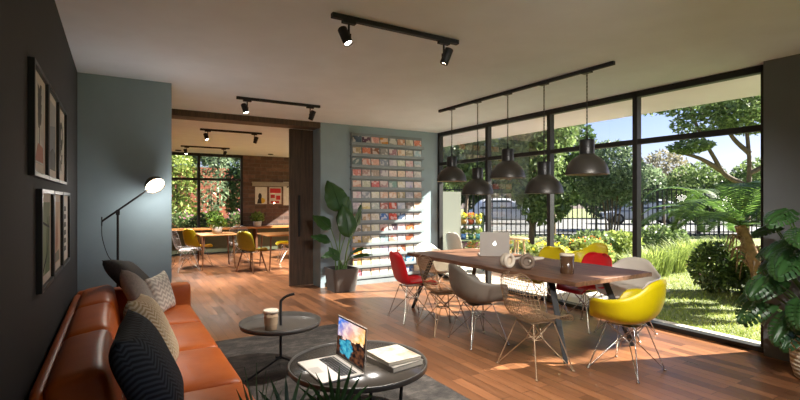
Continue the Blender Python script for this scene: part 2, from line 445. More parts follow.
picture(3.19, 1.245, .52, .53, 'framed green print with one long curved stem, lower row nearest the camera', (128, 142, 112), [((92, 112, 76), [[(-.1, -1), (.9, -1), (.9, .2), (.3, .6)]]), ((36, 44, 34), [[(-.9, .5), (.9, .3), (.9, .24), (-.9, .44)], [(-.6, -.9), (.3, -.5), (.8, .2), (.85, .6), (.78, .6), (.7, .2), (.25, -.42), (-.62, -.82)]])])
picture(3.73, 1.245, .52, .53, 'framed peach print with soft upright shape, middle of the lower row', (202, 180, 154), [((166, 120, 92), [leafp(0, -.8, 1.5, .5, PI/2)]), ((126, 128, 112), [[(-.8, -.95), (.8, -.95), (.6, -.6), (-.5, -.65)]])])
picture(4.27, 1.245, .52, .53, 'framed white print with a column of dark blocks, lower row farthest from the camera', (204, 202, 194), [((58, 60, 58), [[(-.35, -.85+.3*k), (.35, -.85+.3*k), (.3, -.68+.3*k), (-.3, -.66+.3*k)] for k in range(6)])])

# ------------------------------------------------------------------ sofa and cushions
so = thing('leather_sofa', 'long tan leather sofa along the dark wall under the pictures', 'sofa', (.14, 3.5, 0), 0)
def L(x, y, z): return (x-.14, y-3.5, z)
ys = [2.72, 3.47, 4.24, 5.0]
for a, b in [(1.98, 2.72)]+list(zip(ys[:-1], ys[1:])):
    MB().rbox(L(.335, (a+b)/2, .355), (.56, b-a-.006, .17), .045, (0, 0, .022), 12).build('seat_cushion', m_leather, so, weld=True)
for a, b in ((2.46, 3.3), (3.3, 4.15), (4.15, 5.0)):
    MB().rbox(L(-.13, (a+b)/2, .5), (.25, b-a-.006, .37), .06, (.015, 0, .015), 14, (0, R(-9), 0)).build('back_cushion', m_leather, so, weld=True)
MB().rbox(L(.15, 5.075, .385), (.94, .15, .5), .04, (0, 0, .008), 10).build('arm', m_leather, so, weld=True)
MB().rbox(L(-.3, 3.73, .38), (.06, 2.55, .5), .03, (0, 0, 0), 8).rbox(L(.16, 3.55, .215), (.86, 3.14, .13), .02, (0, 0, 0), 8).build('frame', m_leather, so, weld=True)
for x in (-.22, .5):
    for y in (2.1, 5.0): MB().cyl(L(x, y, .16), L(x, y, 0), .022, .015).build('leg', m_black, so)

def pillow(name, w, h, d, mat, loc, rot, label):
    def face(sg):
        def fn(u, v):
            a, b = 2*u-1, 2*v-1
            x = w/2*a*(1-.08*(1-b*b)); z = h/2*b*(1-.08*(1-a*a))
            t = max(0, (1-a**4)*(1-b**4))**.55
            return (x, sg*(d/2*t), z)
        return fn
    o = MB().grid(face(1), 20, 20).grid(face(-1), 20, 20).build(name, mat, weld=True)
    o.location = loc; o.rotation_euler = rot
    return tag(o, label, 'cushion', 'scatter cushions on the sofa')
m_navy = zigzag('navy_herringbone', (36, 40, 47), (72, 79, 88), 13, 42, 3.0)
m_tan = zigzag('tan_chevron', (206, 176, 130), (246, 228, 196), 16, 40, 2.2)
m_wz = zigzag('cream_zigzag', (228, 220, 204), (186, 176, 160), 16, 22, 1.4)
m_char = M('charcoal_wool', (58, 55, 52), .95, 0, .2, 60, .4, 160)
m_gw = M('warm_grey_wool', (142, 132, 122), .95, 0, .15, 60, .4, 160)
# sofa faces +x: a cushion leaning on the back has its thickness along x
pillow('scatter_cushion', .46, .46, .17, m_char, (.11, 4.84, .745), (R(-46), R(10), R(66)), 'charcoal cushion leaning in the far corner of the tan sofa')
pillow('scatter_cushion', .43, .43, .16, m_gw, (.16, 4.38, .66), (R(-30), R(22), R(74)), 'plain warm grey cushion in front of the charcoal one')
pillow('scatter_cushion', .32, .36, .12, m_wz, (.33, 4.7, .615), (R(-14), R(-6), R(58)), 'small cream zigzag cushion beside the plain grey one')
pillow('scatter_cushion', .47, .47, .17, m_tan, (.17, 2.98, .695), (R(-24), R(6), R(80)), 'tan and cream chevron cushion behind the navy one')
pillow('scatter_cushion', .5, .5, .19, m_navy, (.12, 2.36, .685), (R(-24), R(-3), R(84)), 'dark navy herringbone cushion nearest the camera on the sofa')

# ------------------------------------------------------------------ floor lamp
t = thing('floor_lamp', 'black jointed floor lamp with a lit dome behind the far sofa arm', 'floor lamp', (0, 5.45, 0), 0)
MB().lathe([(0, 0), (.13, 0), (.13, .018), (.02, .025), (0, .025)], 28).build('base', m_black, t)
MB().cyl((0, 0, .02), (0, 0, 1.36), .011).build('pole', m_black, t)
MB().box((0, 0, 1.33), (.035, .035, .05)).cyl((0, -.03, 1.33), (0, .03, 1.33), .012).build('pivot_joint', m_black, t)
MB().cyl((-.135, 0, 1.245), (.27, 0, 1.565), .0095).cyl((-.135, 0, 1.2), (-.135, 0, 1.29), .006).build('arm', m_black, t)
MB().tube(spline([(-.135, 0, 1.22), (-.13, -.01, 1.08), (-.08, -.015, .9), (-.01, -.012, .8), (0, -.012, .6)], 24), .004, 6).build('cord', m_black, t)
MB().box((0, -.005, .8), (.03, .03, .06)).build('cord_clip', m_black, t, bevel=.004)
dr = V((.36, -.66, -.62)).normalized(); q = dr.to_track_quat('Z', 'Y').to_matrix(); c = V((.335, 0, 1.6))
m_dome = M('lamp_dome_bronze', (92, 84, 74), .45, .3)
MB().lathe([(.1*math.sin(a), -.11*math.cos(a)) for a in np.linspace(0.01, PI/2, 12)]+[(.097, 0)], 28, c, q=q).build('lamp_shade', m_dome, t, recalc=False)
MB().lathe([(0, .012), (.05, .008), (.08, -.002), (.094, -.012)], 28, c, q=q).build('diffuser', emit('lamp_diffuser', (255, 230, 196), 6), t, recalc=False)
lo = light('POINT', 'lamp_glow', c+dr*.12, 4, WARM, t, shadow_soft_size=.09)

# ------------------------------------------------------------------ rug, tray table, coffee table
o = MB().box((1.16, 3.05, .006), (2.04, 4.0, .012)).build('area_rug', rug_mat(), bevel=.004); tag(o, 'mottled dark grey rug under the two round tables', 'rug')
m_tray = M('dark_grey_lacquer', (84, 80, 75), .32, .2, .05)
t = thing('tray_table', 'small round dark tray table with a bent carrying handle', 'side table', (1.18, 3.9, .012), 0)
MB().lathe([(0, .385), (.31, .385), (.323, .39), (.334, .422), (.338, .422), (.327, .384), (.31, .378), (0, .378)], 56).build('tray', m_tray, t)
MB().tube(spline([(0, 0, .1), (0, 0, .35), (0, 0, .56), (.012, -.006, .6), (.05, -.03, .632), (.1, -.058, .648)], 26), .0115, 10).build('handle_pole', m_black, t)
for a in (200, 320, 80):
    MB().tube([(0, 0, .115), (.335*math.cos(R(a)), .335*math.sin(R(a)), .009)], .009, 8).build('leg', m_black, t)
m_ctop = M('smoked_glass_top', (66, 60, 54), .2, 0, .1, 6)
t = thing('coffee_table', 'low round dark coffee table carrying the open laptop and books', 'coffee table', (1.35, 2.755, .012), 0)
MB().lathe([(0, .362), (.44, .362), (.44, .376), (0, .376)], 64).build('tabletop', m_ctop, t)
MB().lathe([(.44, .356), (.45, .356), (.452, .385), (.448, .39), (.442, .386), (.44, .356)], 64).build('rim', m_tray, t)
for k in range(4):
    a = PI/4+k*PI/2
    MB().tube([(.3*math.cos(a), .3*math.sin(a), .36), (.27*math.cos(a), .27*math.sin(a), .0)], .011, 8).build('leg', m_black, t)
TT = .3885

def cup(name, r0, r1, h, loc, label, body, lid, cat='cup', sleeve=None):
    t = thing(name, label, cat, loc)
    MB().lathe([(0, 0), (r0, 0), (r0+.001, .003), (r1, h), (r1-.003, h), (r0-.003, .006), (0, .006)], 28).build('body', body, t)
    MB().lathe([(r1+.0005, h-.004), (r1+.004, h-.003), (r1+.004, h+.012), (r1-.001, h+.018), (r1-.006, h+.014), (0, h+.014)], 28).build('lid', lid, t)
    if sleeve: MB().lathe([(r0+.35*(r1-r0)+.0015, .3*h), (r0+.75*(r1-r0)+.0025, .75*h)], 28).build('sleeve', sleeve, t)
m_kraft = M('kraft_card', (158, 132, 104), .8); m_cream = M('cream_lid', (226, 214, 194), .5)
cup('takeaway_cup', .046, .058, .145, (1.07, 3.8, .012+.3855), 'kraft paper cup with a cream lid on the round tray table', m_kraft, m_cream, sleeve=M('cup_sleeve', (176, 150, 120), .85))
cup('coffee_jar', .062, .066, .175, (3.755, 3.05, .7405), 'dark brown glass tumbler with a cream lid near the end of the dining table', M('dark_coffee_glass', (84, 60, 42), .2), m_cream)

def macbook(loc, rz, label, lidang, w=.325, d=.227, screen=None, emblem=False):
    """hinge along local x at y=0; base extends to -y; the lid leans towards +y"""
    t = thing('laptop', label, 'laptop', loc, rz)
    MB().box((0, -d/2, .007), (w, d, .014)).build('base', m_silver, t, bevel=.005, seg=3)
    k = MB(); m_key = M('key_black', (24, 24, 25), .5)
    for r_ in range(6):
        n = 14 if r_ < 5 else 9
        for i in range(n):
            kw = w*.86/n
            k.box((-w*.43+kw*(i+.5), -.035-.0185*r_, .0146), (kw*.86, .0155 if r_ else .009, .002))
    k.build('keyboard', m_key, t)
    MB().box((0, -d+.045, .0142), (.105, .066, .0008)).build('trackpad', M('trackpad_grey', (182, 176, 168), .3, .3), t)
    q = Euler((R(lidang), 0, 0)).to_matrix()       # lid plane: local up vector tilts back
    up = q @ V((0, 0, 1)); nn = q @ V((0, -1, 0))
    ld = MB().box(V((0, .004, .012))+up*(d/2), (w, .006, d), q).build('screen_lid', m_silver, t, bevel=.002)
    MB().box(V((0, .004, .012))+up*(d/2+.002)+nn*.0032, (w-.012, .001, d-.012), q).build('bezel', m_key, ld)
    sc = MB(); c0 = V((0, .004, .012))+up*(d/2+.006)+nn*.0042; hw, hh = w/2-.014, d/2-.018
    sc.add([c0+V((x*hw, 0, 0))+up*(y_*hh) for x, y_ in ((-1, -1), (1, -1), (1, 1), (-1, 1))], [(0, 1, 2, 3)])
    dp = sc.build('display', screen or m_key, ld, recalc=False)
    uv = dp.data.uv_layers.new(name='UVMap')
    for i, c_ in enumerate(((0, 0), (1, 0), (1, 1), (0, 1))): uv.data[i].uv = c_
    if emblem:
        q2 = Matrix((V((-1, 0, 0)), up, -nn)).transposed()
        ap = []
        for i in range(40):
            a = 2*PI*i/40; rr = 1-.13*max(0, math.sin(a))**8-.1*max(0, -math.sin(a))**12
            x, y_ = .92*rr*math.cos(a), rr*math.sin(a)*.98
            y_ -= .0; x *= (1.0 if y_ > -.2 else 1-.28*((-.2-y_)/.8)**2)
            dd = math.hypot(x-1.12, y_-.12)
            if dd < .46: x = 1.12-math.sqrt(max(0, .46**2-(y_-.12)**2))
            ap.append((x, y_))
        sz = .024
        e = MB().prism([(x*sz, y_*sz) for x, y_ in ap], 0, .0006, 0, q2, V((0, .004, .012))+up*(d/2)-nn*.0031)
        lf = [(0, 1.12), (.05, 1.42), (.22, 1.62), (.4, 1.68), (.36, 1.4), (.2, 1.2)]
        e.prism([(x*sz, y_*sz) for x, y_ in lf], 0, .0006, 0, q2, V((0, .004, .012))+up*(d/2)-nn*.0031)
        e.build('lid_emblem', emit('emblem_white', (255, 252, 246), 1.6), ld)
    return t
# the seaside sunset on the near laptop's screen
tn = NT('laptop_seaside_picture'); uvn = tn.node('ShaderNodeTexCoord').outputs['UV']
sp = tn.node('ShaderNodeSeparateXYZ', {0: uvn}); u_, v_ = sp.outputs[0], sp.outputs[1]
ns = tn.noise(uvn, 5, 5); ns2 = tn.noise(uvn, 7, 3)
sky = tn.mix(tn.math('ADD', u_, tn.math('MULTIPLY', tn.math('SUBTRACT', .8, v_), .9)), lin((38, 104, 190)), lin((250, 176, 84)))
sky = tn.mix(tn.math('MULTIPLY', tn.ramp(ns, [(.45, (0, 0, 0)), (.62, (1, 1, 1))]), .6), sky, lin((246, 222, 200)))
land = tn.ramp(ns2, [(.42, lin((26, 20, 20))), (.75, lin((120, 74, 48)))])
wat = tn.ramp(ns2, [(.35, lin((16, 92, 128))), (.7, lin((84, 178, 192)))])
dw = tn.node('ShaderNodeVectorMath', {0: uvn, 1: (.34, .26, 0)}, operation='DISTANCE').outputs['Value']
land = tn.mix(tn.ramp(tn.math('ADD', dw, tn.math('MULTIPLY', ns, .6)), [(.5, (1, 1, 1)), (.56, (0, 0, 0))]), land, wat)
hz = tn.math('LESS_THAN', tn.math('ADD', v_, tn.math('MULTIPLY', tn.math('SUBTRACT', ns, .5), .5)), tn.math('ADD', .5, tn.math('MULTIPLY', tn.math('POWER', u_, 4), .12)))
m_screen = tn.surf(tn.node('ShaderNodeEmission', {'Color': tn.mix(hz, sky, land), 'Strength': .5}).outputs[0])
macbook((1.27, 2.73, .012+TT-.0105), R(-89), 'open silver laptop showing a seaside sunset on the round coffee table', -4, .41, .27, m_screen)
macbook((4.1, 4.45, .7405), R(143), 'open silver laptop seen from behind on the dining table, white emblem on its lid', -6, .37, .3, None, True)

m_ed = M('page_edges', (214, 204, 186), .9, 0, .15, 200)
def book(loc, rz, w, d, h, label, m, pages=True):
    t = thing('book', label, 'book', loc, rz, 'books on the coffee table')
    MB().box((0, 0, h-.0015), (w, d, .003)).box((0, 0, .0015), (w, d, .003)).box((-w/2+.0015, 0, h/2), (.003, d, h)).build('cover', m, t)
    MB().box((.001, 0, h/2), (w-.008, d-.008, h-.0065)).build('pages', m_ed, t)
tb = NT('pale_botanical_cover'); nb = tb.noise(tb.obj(), 12, 4)
m_bk = tb.pbr(tb.ramp(nb, [(.45, lin((178, 170, 154))), (.6, lin((158, 147, 128))), (.7, lin((136, 114, 88)))]), .5)
book((1.55, 2.63, .012+.3765), R(8), .25, .29, .032, 'thick lower book of the stack on the coffee table', M('grey_cover', (126, 120, 110), .5))
book((1.555, 2.655, .012+.3765+.0325), R(2), .25, .29, .022, 'pale book with a mottled cover on top of the coffee table stack', m_bk)
# ------------------------------------------------------------------ headphones on the dining table
t = thing('headphones', 'cream headphones lying between the tumbler and the laptop on the dining table', 'headphones', (3.56, 3.5, .7405), R(-8)); t.scale = (1.4, 1.4, 1.4)
m_hp = M('cream_plastic', (222, 208, 188), .4); m_hpd = M('taupe_pad', (122, 104, 88), .6)
for x, dy, a in ((-.05, .075, 100), (.045, -.035, 62)):
    q = Matrix.Rotation(R(a-90), 3, 'Z') @ Matrix.Rotation(R(90), 3, 'X')
    c = V((x, dy, .058))
    ec = MB().lathe([(0, -.03), (.045, -.028), (.055, -.015), (.055, .012), (.05, .018)], 28, c, q=q).build('ear_cup', m_hp, t)
    pd = MB(); 
    for sg in (1,):
        ring = [c+q @ V((.042*math.cos(k*PI/14), .042*math.sin(k*PI/14), .024*sg)) for k in range(28)]
        pd.tube(ring, .015, 8, closed=True)
    pd.lathe([(0, .012), (.04, .012)], 24, c, q=q)
    pd.build('ear_pad', m_hp if x < 0 else m_hpd, ec)
bp = [( .05, -.05, .06), (.1, -.06, .075), (.17, -.045, .075), (.205, .005, .07), (.19, .065, .066), (.12, .1, .064), (.03, .1, .062), (-.045, .095, .06)]
MB().tube(spline(bp, 50), .011, 10, sx=1.9).build('headband', m_hp, t)

# ------------------------------------------------------------------ dining table
t = thing('dining_table', 'long walnut dining table with black splayed legs by the window', 'dining table', (3.96, 4.04, 0))
tp = MB(); ny = 24; y0, y1 = -1.38, 1.36; tops = []
edge = [(-.57+.012*math.sin(k*1.3)+.006*math.sin(k*3.1), y0+(y1-y0)*k/ny) for k in range(ny+1)]+[(.585+.012*math.sin(k*1.7+1)+.006*math.sin(k*2.9), y1-(y1-y0)*k/ny) for k in range(ny+1)]
tp.prism(edge, .698, .74)
tp.build('tabletop', m_walnut, t, bevel=.004)
for sx in (-1, 1):
    for sy in (-1, 1):
        lg = MB()
        a, b = V((sx*.34 if sx > 0 else -.42, sy*.98, .7)), V((sx*.44 if sx > 0 else -.55, sy*1.26, 0))
        lg.tube([a, a*.5+b*.5, b], [.042, .036, .027], 4)
        lg.build('leg', m_black, t, bevel=.003, shade=False)
MB().box((-.04, .98, .69), (.85, .1, .016)).box((-.04, -.98, .69), (.85, .1, .016)).build('leg_plate', m_black, t)

# ------------------------------------------------------------------ chairs (local: sitter faces +y)
PROF = spline([(.235, .405, .185), (.215, .432, .205), (.16, .445, .222), (.08, .437, .23), (0, .43, .232), (-.08, .43, .23), (-.14, .442, .226), (-.18, .485, .222), (-.203, .55, .22), (-.224, .63, .218), (-.245, .71, .21), (-.262, .775, .185), (-.27, .812, .14), (-.274, .828, .07)], 60)
def side_surf(u, t):
    i = t*(len(PROF)-1); k = min(int(i), len(PROF)-2); f = i-k
    p = PROF[k]*(1-f)+PROF[k+1]*f; a, b = PROF[max(k-1, 0)], PROF[min(k+2, len(PROF)-1)]
    ty, tz = b[0]-a[0], b[1]-a[1]; l = math.hypot(ty, tz) or 1
    ny, nz = -tz/l, ty/l            # normal, towards the sitter
    if nz < 0 and t < .5: ny, nz = -ny, -nz
    if ny < 0 and t >= .5: ny, nz = -ny, -nz
    e = abs(2*u-1)**3*(.05 if t > .3 else .03+.02*t/.3)
    return V(((2*u-1)*p[2], p[0]+ny*e, p[1]+nz*e))
RK = [(0, .012), (26, .014), (36, .04), (46, .13), (56, .19), (75, .222), (100, .232), (120, .25), (140, .3), (155, .36), (168, .378), (180, .388)]
def rim_h(a):
    a = abs((a+180) % 360-180)
    for (a0, h0), (a1, h1) in zip(RK, RK[1:]):
        if a <= a1:
            f = (a-a0)/(a1-a0); f = f*f*(3-2*f) if a1 < 70 else f
            return h0+(h1-h0)*f
    return RK[-1][1]
def arm_surf(u, s):
    a = u*360-180; aa = abs(a); r = R(a)
    h = (rim_h(a-5)+rim_h(a)*2+rim_h(a+5))/4
    rx = .315 if aa < 110 else .315-.065*((aa-110)/70)
    ryf, ryb = .245, .285
    x, y = math.sin(r), math.cos(r)
    x = math.copysign(abs(x)**.72, x); y = math.copysign(abs(y)**(.72 if y > 0 else .9), y)
    rr = 1-(1-s)**2
    X, Y = x*rx*rr, y*(ryf if y > 0 else ryb)*rr
    Z = .425+.012*rr*max(0, y)-.02*(1-rr)+h*s**2.6
    fl = max(0, 1-abs(aa-82)/42)
    if s > .8: X += fl*.04*((s-.8)/.2)*(1 if a > 0 else -1); Z -= fl*.012*((s-.8)/.2)**2
    if aa < 30 and s > .75: Z -= .03*((s-.75)/.25)**2*(1-aa/30)
    return V((X, Y, Z))
def eiffel(t, m, z=.425, w=.1):
    hub = MB().box((0, 0, z-.012), (.2, .24, .004))
    hub.tube([(x*.1, y*.115, z-.012) for x, y in ((1, 1), (-1, 1), (-1, -1), (1, -1))], .005, 6, closed=True)
    hub.build('seat_mount', m, t)
    MB().tube([(x*.05, y*.05, .25) for x, y in ((1, 1), (-1, 1), (-1, -1), (1, -1))], .004, 6, closed=True).build('wire_brace', m, t)
    for sx in (1, -1):
        for sy in (1, -1):
            f = (sx*.235, sy*.215, .006)
            MB().tube([f, (sx*.1, sy*.115, z-.012)], .0052, 6).tube([f, (sx*.05, sy*.05, .25), (-sx*.1, sy*.115, z-.012)], .0046, 6).tube([(sx*.05, sy*.05, .25), (sx*.1, -sy*.115, z-.012)], .0046, 6).lathe([(0, 0), (.013, 0), (.011, .012), (0, .012)], 10, (f[0], f[1], 0)).build('leg', m, t)
def dowel_legs(t, m, mw, z=.425):
    for sx in (1, -1):
        for sy in (1, -1):
            MB().tube([(sx*.225, sy*.2, 0), (sx*.13, sy*.13, z-.03)], [.011, .018], 10).build('leg', mw, t)
    MB().box((0, 0, z-.02), (.24, .24, .006)).build('seat_mount', m, t)
    for s_ in (1, -1): MB().tube([(.165, s_*.157, .24), (-.165, -s_*.157, .24)], .005, 6).build('stretcher', m, t)
def side_chair(label, m, legs=eiffel, **k):
    t = thing('shell_chair', label, 'chair', group='chairs')
    MB().grid(side_surf, 16, 40).build('seat_shell', m, t, solid=.009, solid_off=-1)
    legs(t, m_chrome, **k); return t
def arm_chair(label, m):
    t = thing('shell_armchair', label, 'chair', group='chairs')
    MB().grid(lambda u, s: arm_surf(u, max(s, .002)), 60, 16).build('seat_shell', m, t, solid=.009, solid_off=0, weld=True)
    eiffel(t, m_chrome, .405); return t
def wire_chair(label, m):
    t = thing('wire_chair', label, 'chair', group='chairs')
    w = MB()
    for i in range(1, 15): w.tube([side_surf(i/15, .02+.96*k/44) for k in range(45)], .0024, 4)
    for j in range(1, 26): w.tube([side_surf(k/12, j/26) for k in range(13)], .0024, 4)
    rim = [side_surf(0, k/40) for k in range(41)]+[side_surf(k/8, 1) for k in range(1, 9)]+[side_surf(1, 1-k/40) for k in range(1, 41)]+[side_surf(1-k/8, 0) for k in range(1, 8)]
    w.tube(rim, .004, 6, closed=True)
    w.build('wire_shell', m, t); eiffel(t, m); return t
FX, FMX, FY_, FMY = R(-90), R(90), 0, R(180)
def put(o, x, y, rz, label=None, g=None):
    o.location = (x, y, 0); o.rotation_euler = (0, 0, rz)
    if label: o['label'] = label
    if g: o['group'] = g
G1 = 'chairs around the dining table'
red = side_chair('red shell chair with wire legs at the far left corner of the dining table', m_red); put(red, 3.1, 4.84, R(-97), None, G1)
yel = side_chair('yellow shell side chair on the window side of the dining table', m_yellow); put(yel, 4.72, 4.22, FMX+R(4), None, G1)
dup(red, (4.62, 3.5, 0), FMX-R(3), 'red shell chair on the window side of the dining table', G1)
gr = arm_chair('grey beige armchair between the two wire chairs on the room side of the table', m_grey); put(gr, 3.18, 3.7, R(-100), None, G1)
wh = arm_chair('white armchair at the far head of the dining table, near the magazine wall', m_white); put(wh, 4.02, 5.6, FMY+R(8), None, G1)
dup(wh, (4.74, 3.08, 0), FMX+R(10), 'white armchair on the window side of the table, behind the yellow armchair', G1)
ya = arm_chair('yellow armchair at the near end of the dining table', m_yellow); put(ya, 3.74, 2.42, FY_+R(6), None, G1)
wc = wire_chair('beige wire chair nearest the camera, beside the front table leg', m_copper); put(wc, 3.1, 2.86, R(-92), None, G1)
dup(wc, (3.13, 4.24, 0), R(-100), 'beige wire chair between the red chair and the grey beige armchair', G1)

# ------------------------------------------------------------------ magazine wall
t = thing('magazine_rack', 'tall slate grey magazine rack with thirteen ledges on the back wall', 'magazine rack', (4.155, BY-.003, 0))
m_slate = M('slate_rack', (136, 148, 152), .6)
MB().box((0, -.012, 1.33), (1.46, .024, 2.58)).build('back_panel', M('rack_back_slate', (124, 134, 138), .8), t)
MB().box((0, -.04, .035), (1.46, .08, .07)).build('plinth', m_slate, t)
LZ = [2.42-.1925*k for k in range(13)]
for z in LZ: MB().box((0, -.04, z-.008), (1.5, .08, .016)).box((0, -.076, z+.016), (1.5, .008, .042)).build('ledge', m_slate, t, bevel=.002)
CN = '''nb navy|pl plum|pw pink|or orange|gg grey-green|cw coral|cg cream|sa salmon
be tan|co coral|br brown|gm mauve-grey|mv mauve|pe peach|gc grey|pb pale blue
gt teal-grey|pc coral|pe peach|gb grey-blue|lg pale grey|cr cream|pk pale pink|pb pale blue
pc coral|mp dusty pink|gc grey beige|gl lavender-grey|cr cream|cp cream|dp dusty pink|lg pale grey
pe peach|pg pale grey-green|cp2 coral pink|dp dusty pink|sg sage green|cr cream|lv lavender|cr cream
pk pale pink|gr grey|cr cream|pe peach|pe peach|be tan|gl lavender-grey|pe peach
lg pale grey|cy cream yellow|pg pale grey-green|cd dull coral|rd coral red|pb pale blue|bg grey-brown|pe peach
bg grey-brown|be tan|cr cream|bl blue|rd coral red|db dark blue|lg pale grey|pk pale pink
bg grey-brown|be tan|cr cream|bk brick red|pu dark plum|pk pale pink|ro rust orange|pe peach
yb mustard|be tan|cr cream|gt teal-grey|sa salmon|lg pale grey|ru rust|pb pale blue
or orange|cr cream|wh white|lv lavender|pk pale pink|ru rust|cr cream|wh white
po pale orange|cy cream yellow|cr cream|wh white|pk pale pink|te teal|bl blue|cr cream
ro2 rose|cr cream|pe peach|wh white|gc grey beige|be tan|bl blue|cr cream'''
RGB = dict(nb=(70, 84, 112), pl=(84, 60, 78), pw=(214, 168, 158), cw=(206, 150, 130), gg=(140, 150, 138), cg=(206, 204, 176), sa=(214, 138, 112), be=(186, 168, 136), co=(206, 128, 100), br=(150, 104, 84), gm=(152, 142, 146), mv=(176, 146, 150), pe=(226, 188, 164), gc=(182, 176, 164), pb=(190, 206, 216), gt=(120, 142, 146), pc=(222, 150, 136), gb=(150, 162, 176), lg=(204, 204, 202), cr=(228, 222, 200), pk=(226, 200, 198), mp=(196, 154, 156), gl=(176, 172, 186), cp=(232, 212, 196), dp=(206, 166, 164), pg=(200, 206, 192), cp2=(222, 134, 130), sg=(150, 178, 160), lv=(196, 190, 216), gr=(160, 162, 168), cy=(230, 216, 160), cd=(190, 120, 106), rd=(212, 92, 74), bg=(140, 120, 108), bl=(80, 124, 180), db=(66, 74, 104), bk=(170, 72, 56), pu=(86, 60, 74), ro=(190, 104, 56), yb=(190, 150, 70), ru=(150, 84, 56), wh=(236, 234, 228), po=(232, 174, 112), te=(60, 116, 116), ro2=(206, 120, 124))
RGB['or'] = (208, 140, 50)
m_cov = cover_mat(); ORD = 'first second third fourth fifth sixth seventh eighth ninth tenth eleventh twelfth thirteenth'.split()
mg = MB().box((0, 0, .074), (.158, .008, .148)).build('magazine', m_cov, bevel=.001, seg=1)
first = True; tilt = R(-7)
for r_, row in enumerate(CN.split('\n')):
    for c_, cell in enumerate(row.split('|')):
        k, nm = cell.split(' ', 1)
        o = mg if first else mg.copy()
        if not first: COL.objects.link(o)
        first = False
        o.location = (3.44+.089+.1788*c_+random.uniform(-.003, .003), BY-.052, LZ[r_]+.0005); o.rotation_euler = (tilt, 0, 0)
        rgb = lin([min(255, max(0, x+random.uniform(-8, 8))) for x in RGB[k]]); o.color = (*rgb, 1)
        pos = ORD[c_]+' from the left' if c_ < 4 else ('last' if c_ == 7 else ORD[7-c_]+' from the right')
        rw = 'top ledge' if r_ == 0 else 'bottom ledge' if r_ == 12 else ORD[r_]+' ledge down'
        tag(o, '%s magazine, %s on the %s of the wall rack' % (nm, pos, rw), 'magazine', 'magazines on the wall rack')

# ------------------------------------------------------------------ potted plants indoors
m_leafg = leafmat('glossy_banana_leaf', (28, 58, 26), (62, 104, 46), .25, .35)
m_mons = leafmat('monstera_leaf', (36, 70, 34), (88, 130, 68), .25, .35)
m_stem = M('green_stem', (88, 122, 62), .5)
def blade(mb, p0, p1, w, nrm, sag=.0, fold=.12, n=14, sk=None, prof=None, mi=0, wave=0.):
    p0, p1, nrm = V(p0), V(p1), V(nrm).normalized(); ax = p1-p0; Ln = ax.length; ax = ax.normalized()
    sd = ax.cross(nrm).normalized(); nn = sd.cross(ax)
    prof = prof or (lambda t: math.sin(PI*t**.8)**.75*(1-.25*t))
    def fn(u, v):
        a = 2*u-1; hw = w/2*max(prof(v), .01)
        return p0+ax*Ln*v+sd*a*hw+nn*(fold*abs(a)*hw-sag*Ln*v*v-.12*w*a*a+wave*math.sin(v*22+a)*abs(a)**2*w)
    return mb.grid(fn, 8, n, mi, sk)
t = thing('potted_bird_of_paradise', 'tall paddle-leaved plant in a grey pot between sliding door and magazine rack', 'potted plant', (3.09, 6.93, 0))
def rsq(h, w, r=.05):
    return [(sx*(w-r)+r*math.cos(a), sy*(w-r)+r*math.sin(a)) for sx, sy, a0 in ((1, 1, 0), (-1, 1, PI/2), (-1, -1, PI), (1, -1, 1.5*PI)) for a in [a0+k*PI/8 for k in range(5)]]
m_pot = M('taupe_stone_pot', (76, 71, 67), .6, 0, .06, 5)
P = MB(); n = 20
rings = [([(x*.9, y*.9) for x, y in rsq(0, .2)], 0), (rsq(0, .225), .37), ([(x*.88, y*.88) for x, y in rsq(0, .225)], .37), ([(x*.86, y*.86) for x, y in rsq(0, .225)], .3)]
vs = [(x, y, z) for ring, z in rings for x, y in ring]
P.add(vs, [(i*n+k, i*n+(k+1) % n, (i+1)*n+(k+1) % n, (i+1)*n+k) for i in range(3) for k in range(n)]+[tuple(range(n))[::-1]])
P.build('planter', m_pot, t)
MB().add([(x*.87, y*.87, .33) for x, y in rsq(0, .225)], [tuple(range(n))]).build('soil', m_soil, t)
rv = V((.855, -.518, 0)); dv = V((.518, .855, 0))
# leaf: lateral and height of leaf base and tip, depth, width
for (a0, z0, d0, a1, z1, d1, w, face) in [(.0, 1.28, 0, -.17, 1.78, -.08, .34, (0, -1, .35)), (-.02, 1.0, .1, .16, 1.5, .12, .27, (.3, -1, .2)),
        (.14, .86, -.1, .06, 1.4, -.14, .26, (-.2, -1, .3)), (.2, .98, .05, .36, 1.36, .08, .19, (.8, -1, .1)), (-.16, 1.0, -.05, -.42, 1.24, -.1, .21, (-.2, -.8, .8)),
        (-.16, .8, -.1, -.44, .93, -.16, .2, (-.1, -.6, 1)), (-.1, .62, -.15, -.3, .58, -.2, .15, (0, -.5, 1)), (.16, .62, -.12, .4, .74, -.2, .14, (.1, -.6, 1)),
        (.2, .56, -.1, .5, .63, -.14, .12, (.1, -.5, 1)), (-.02, .5, -.12, -.16, .72, -.16, .13, (0, -1, .3)), (.06, .9, .1, .22, 1.14, .1, .16, (.4, -1, .2))]:
    w *= 1.35; b = rv*(random.uniform(-.08, .08))+dv*random.uniform(-.06, .04)+V((0, 0, .32)); p0 = rv*a0+dv*d0+V((0, 0, z0)); p1 = rv*a1+dv*d1+V((0, 0, z1))
    mid = b*.5+p0*.5+(p0-b).cross(V((0, 0, 1)))*.0; mid = V((b.x*.7+p0.x*.3, b.y*.7+p0.y*.3, b.z*.5+p0.z*.5))
    st = MB().tube(spline([b, mid, p0], 14), [.013-.0005*i for i in range(14)], 7); st.build('stem', m_stem, t)
    lf = MB(); blade(lf, p0, p1, w, face, .12, .25, 18, wave=.02); lf.tube([p0, p0*.5+p1*.5+V((0, 0, .01)), p0*.1+p1*.9], [.006, .004, .002], 5, 0)
    lf.build('leaf', m_leafg, t, recalc=False)

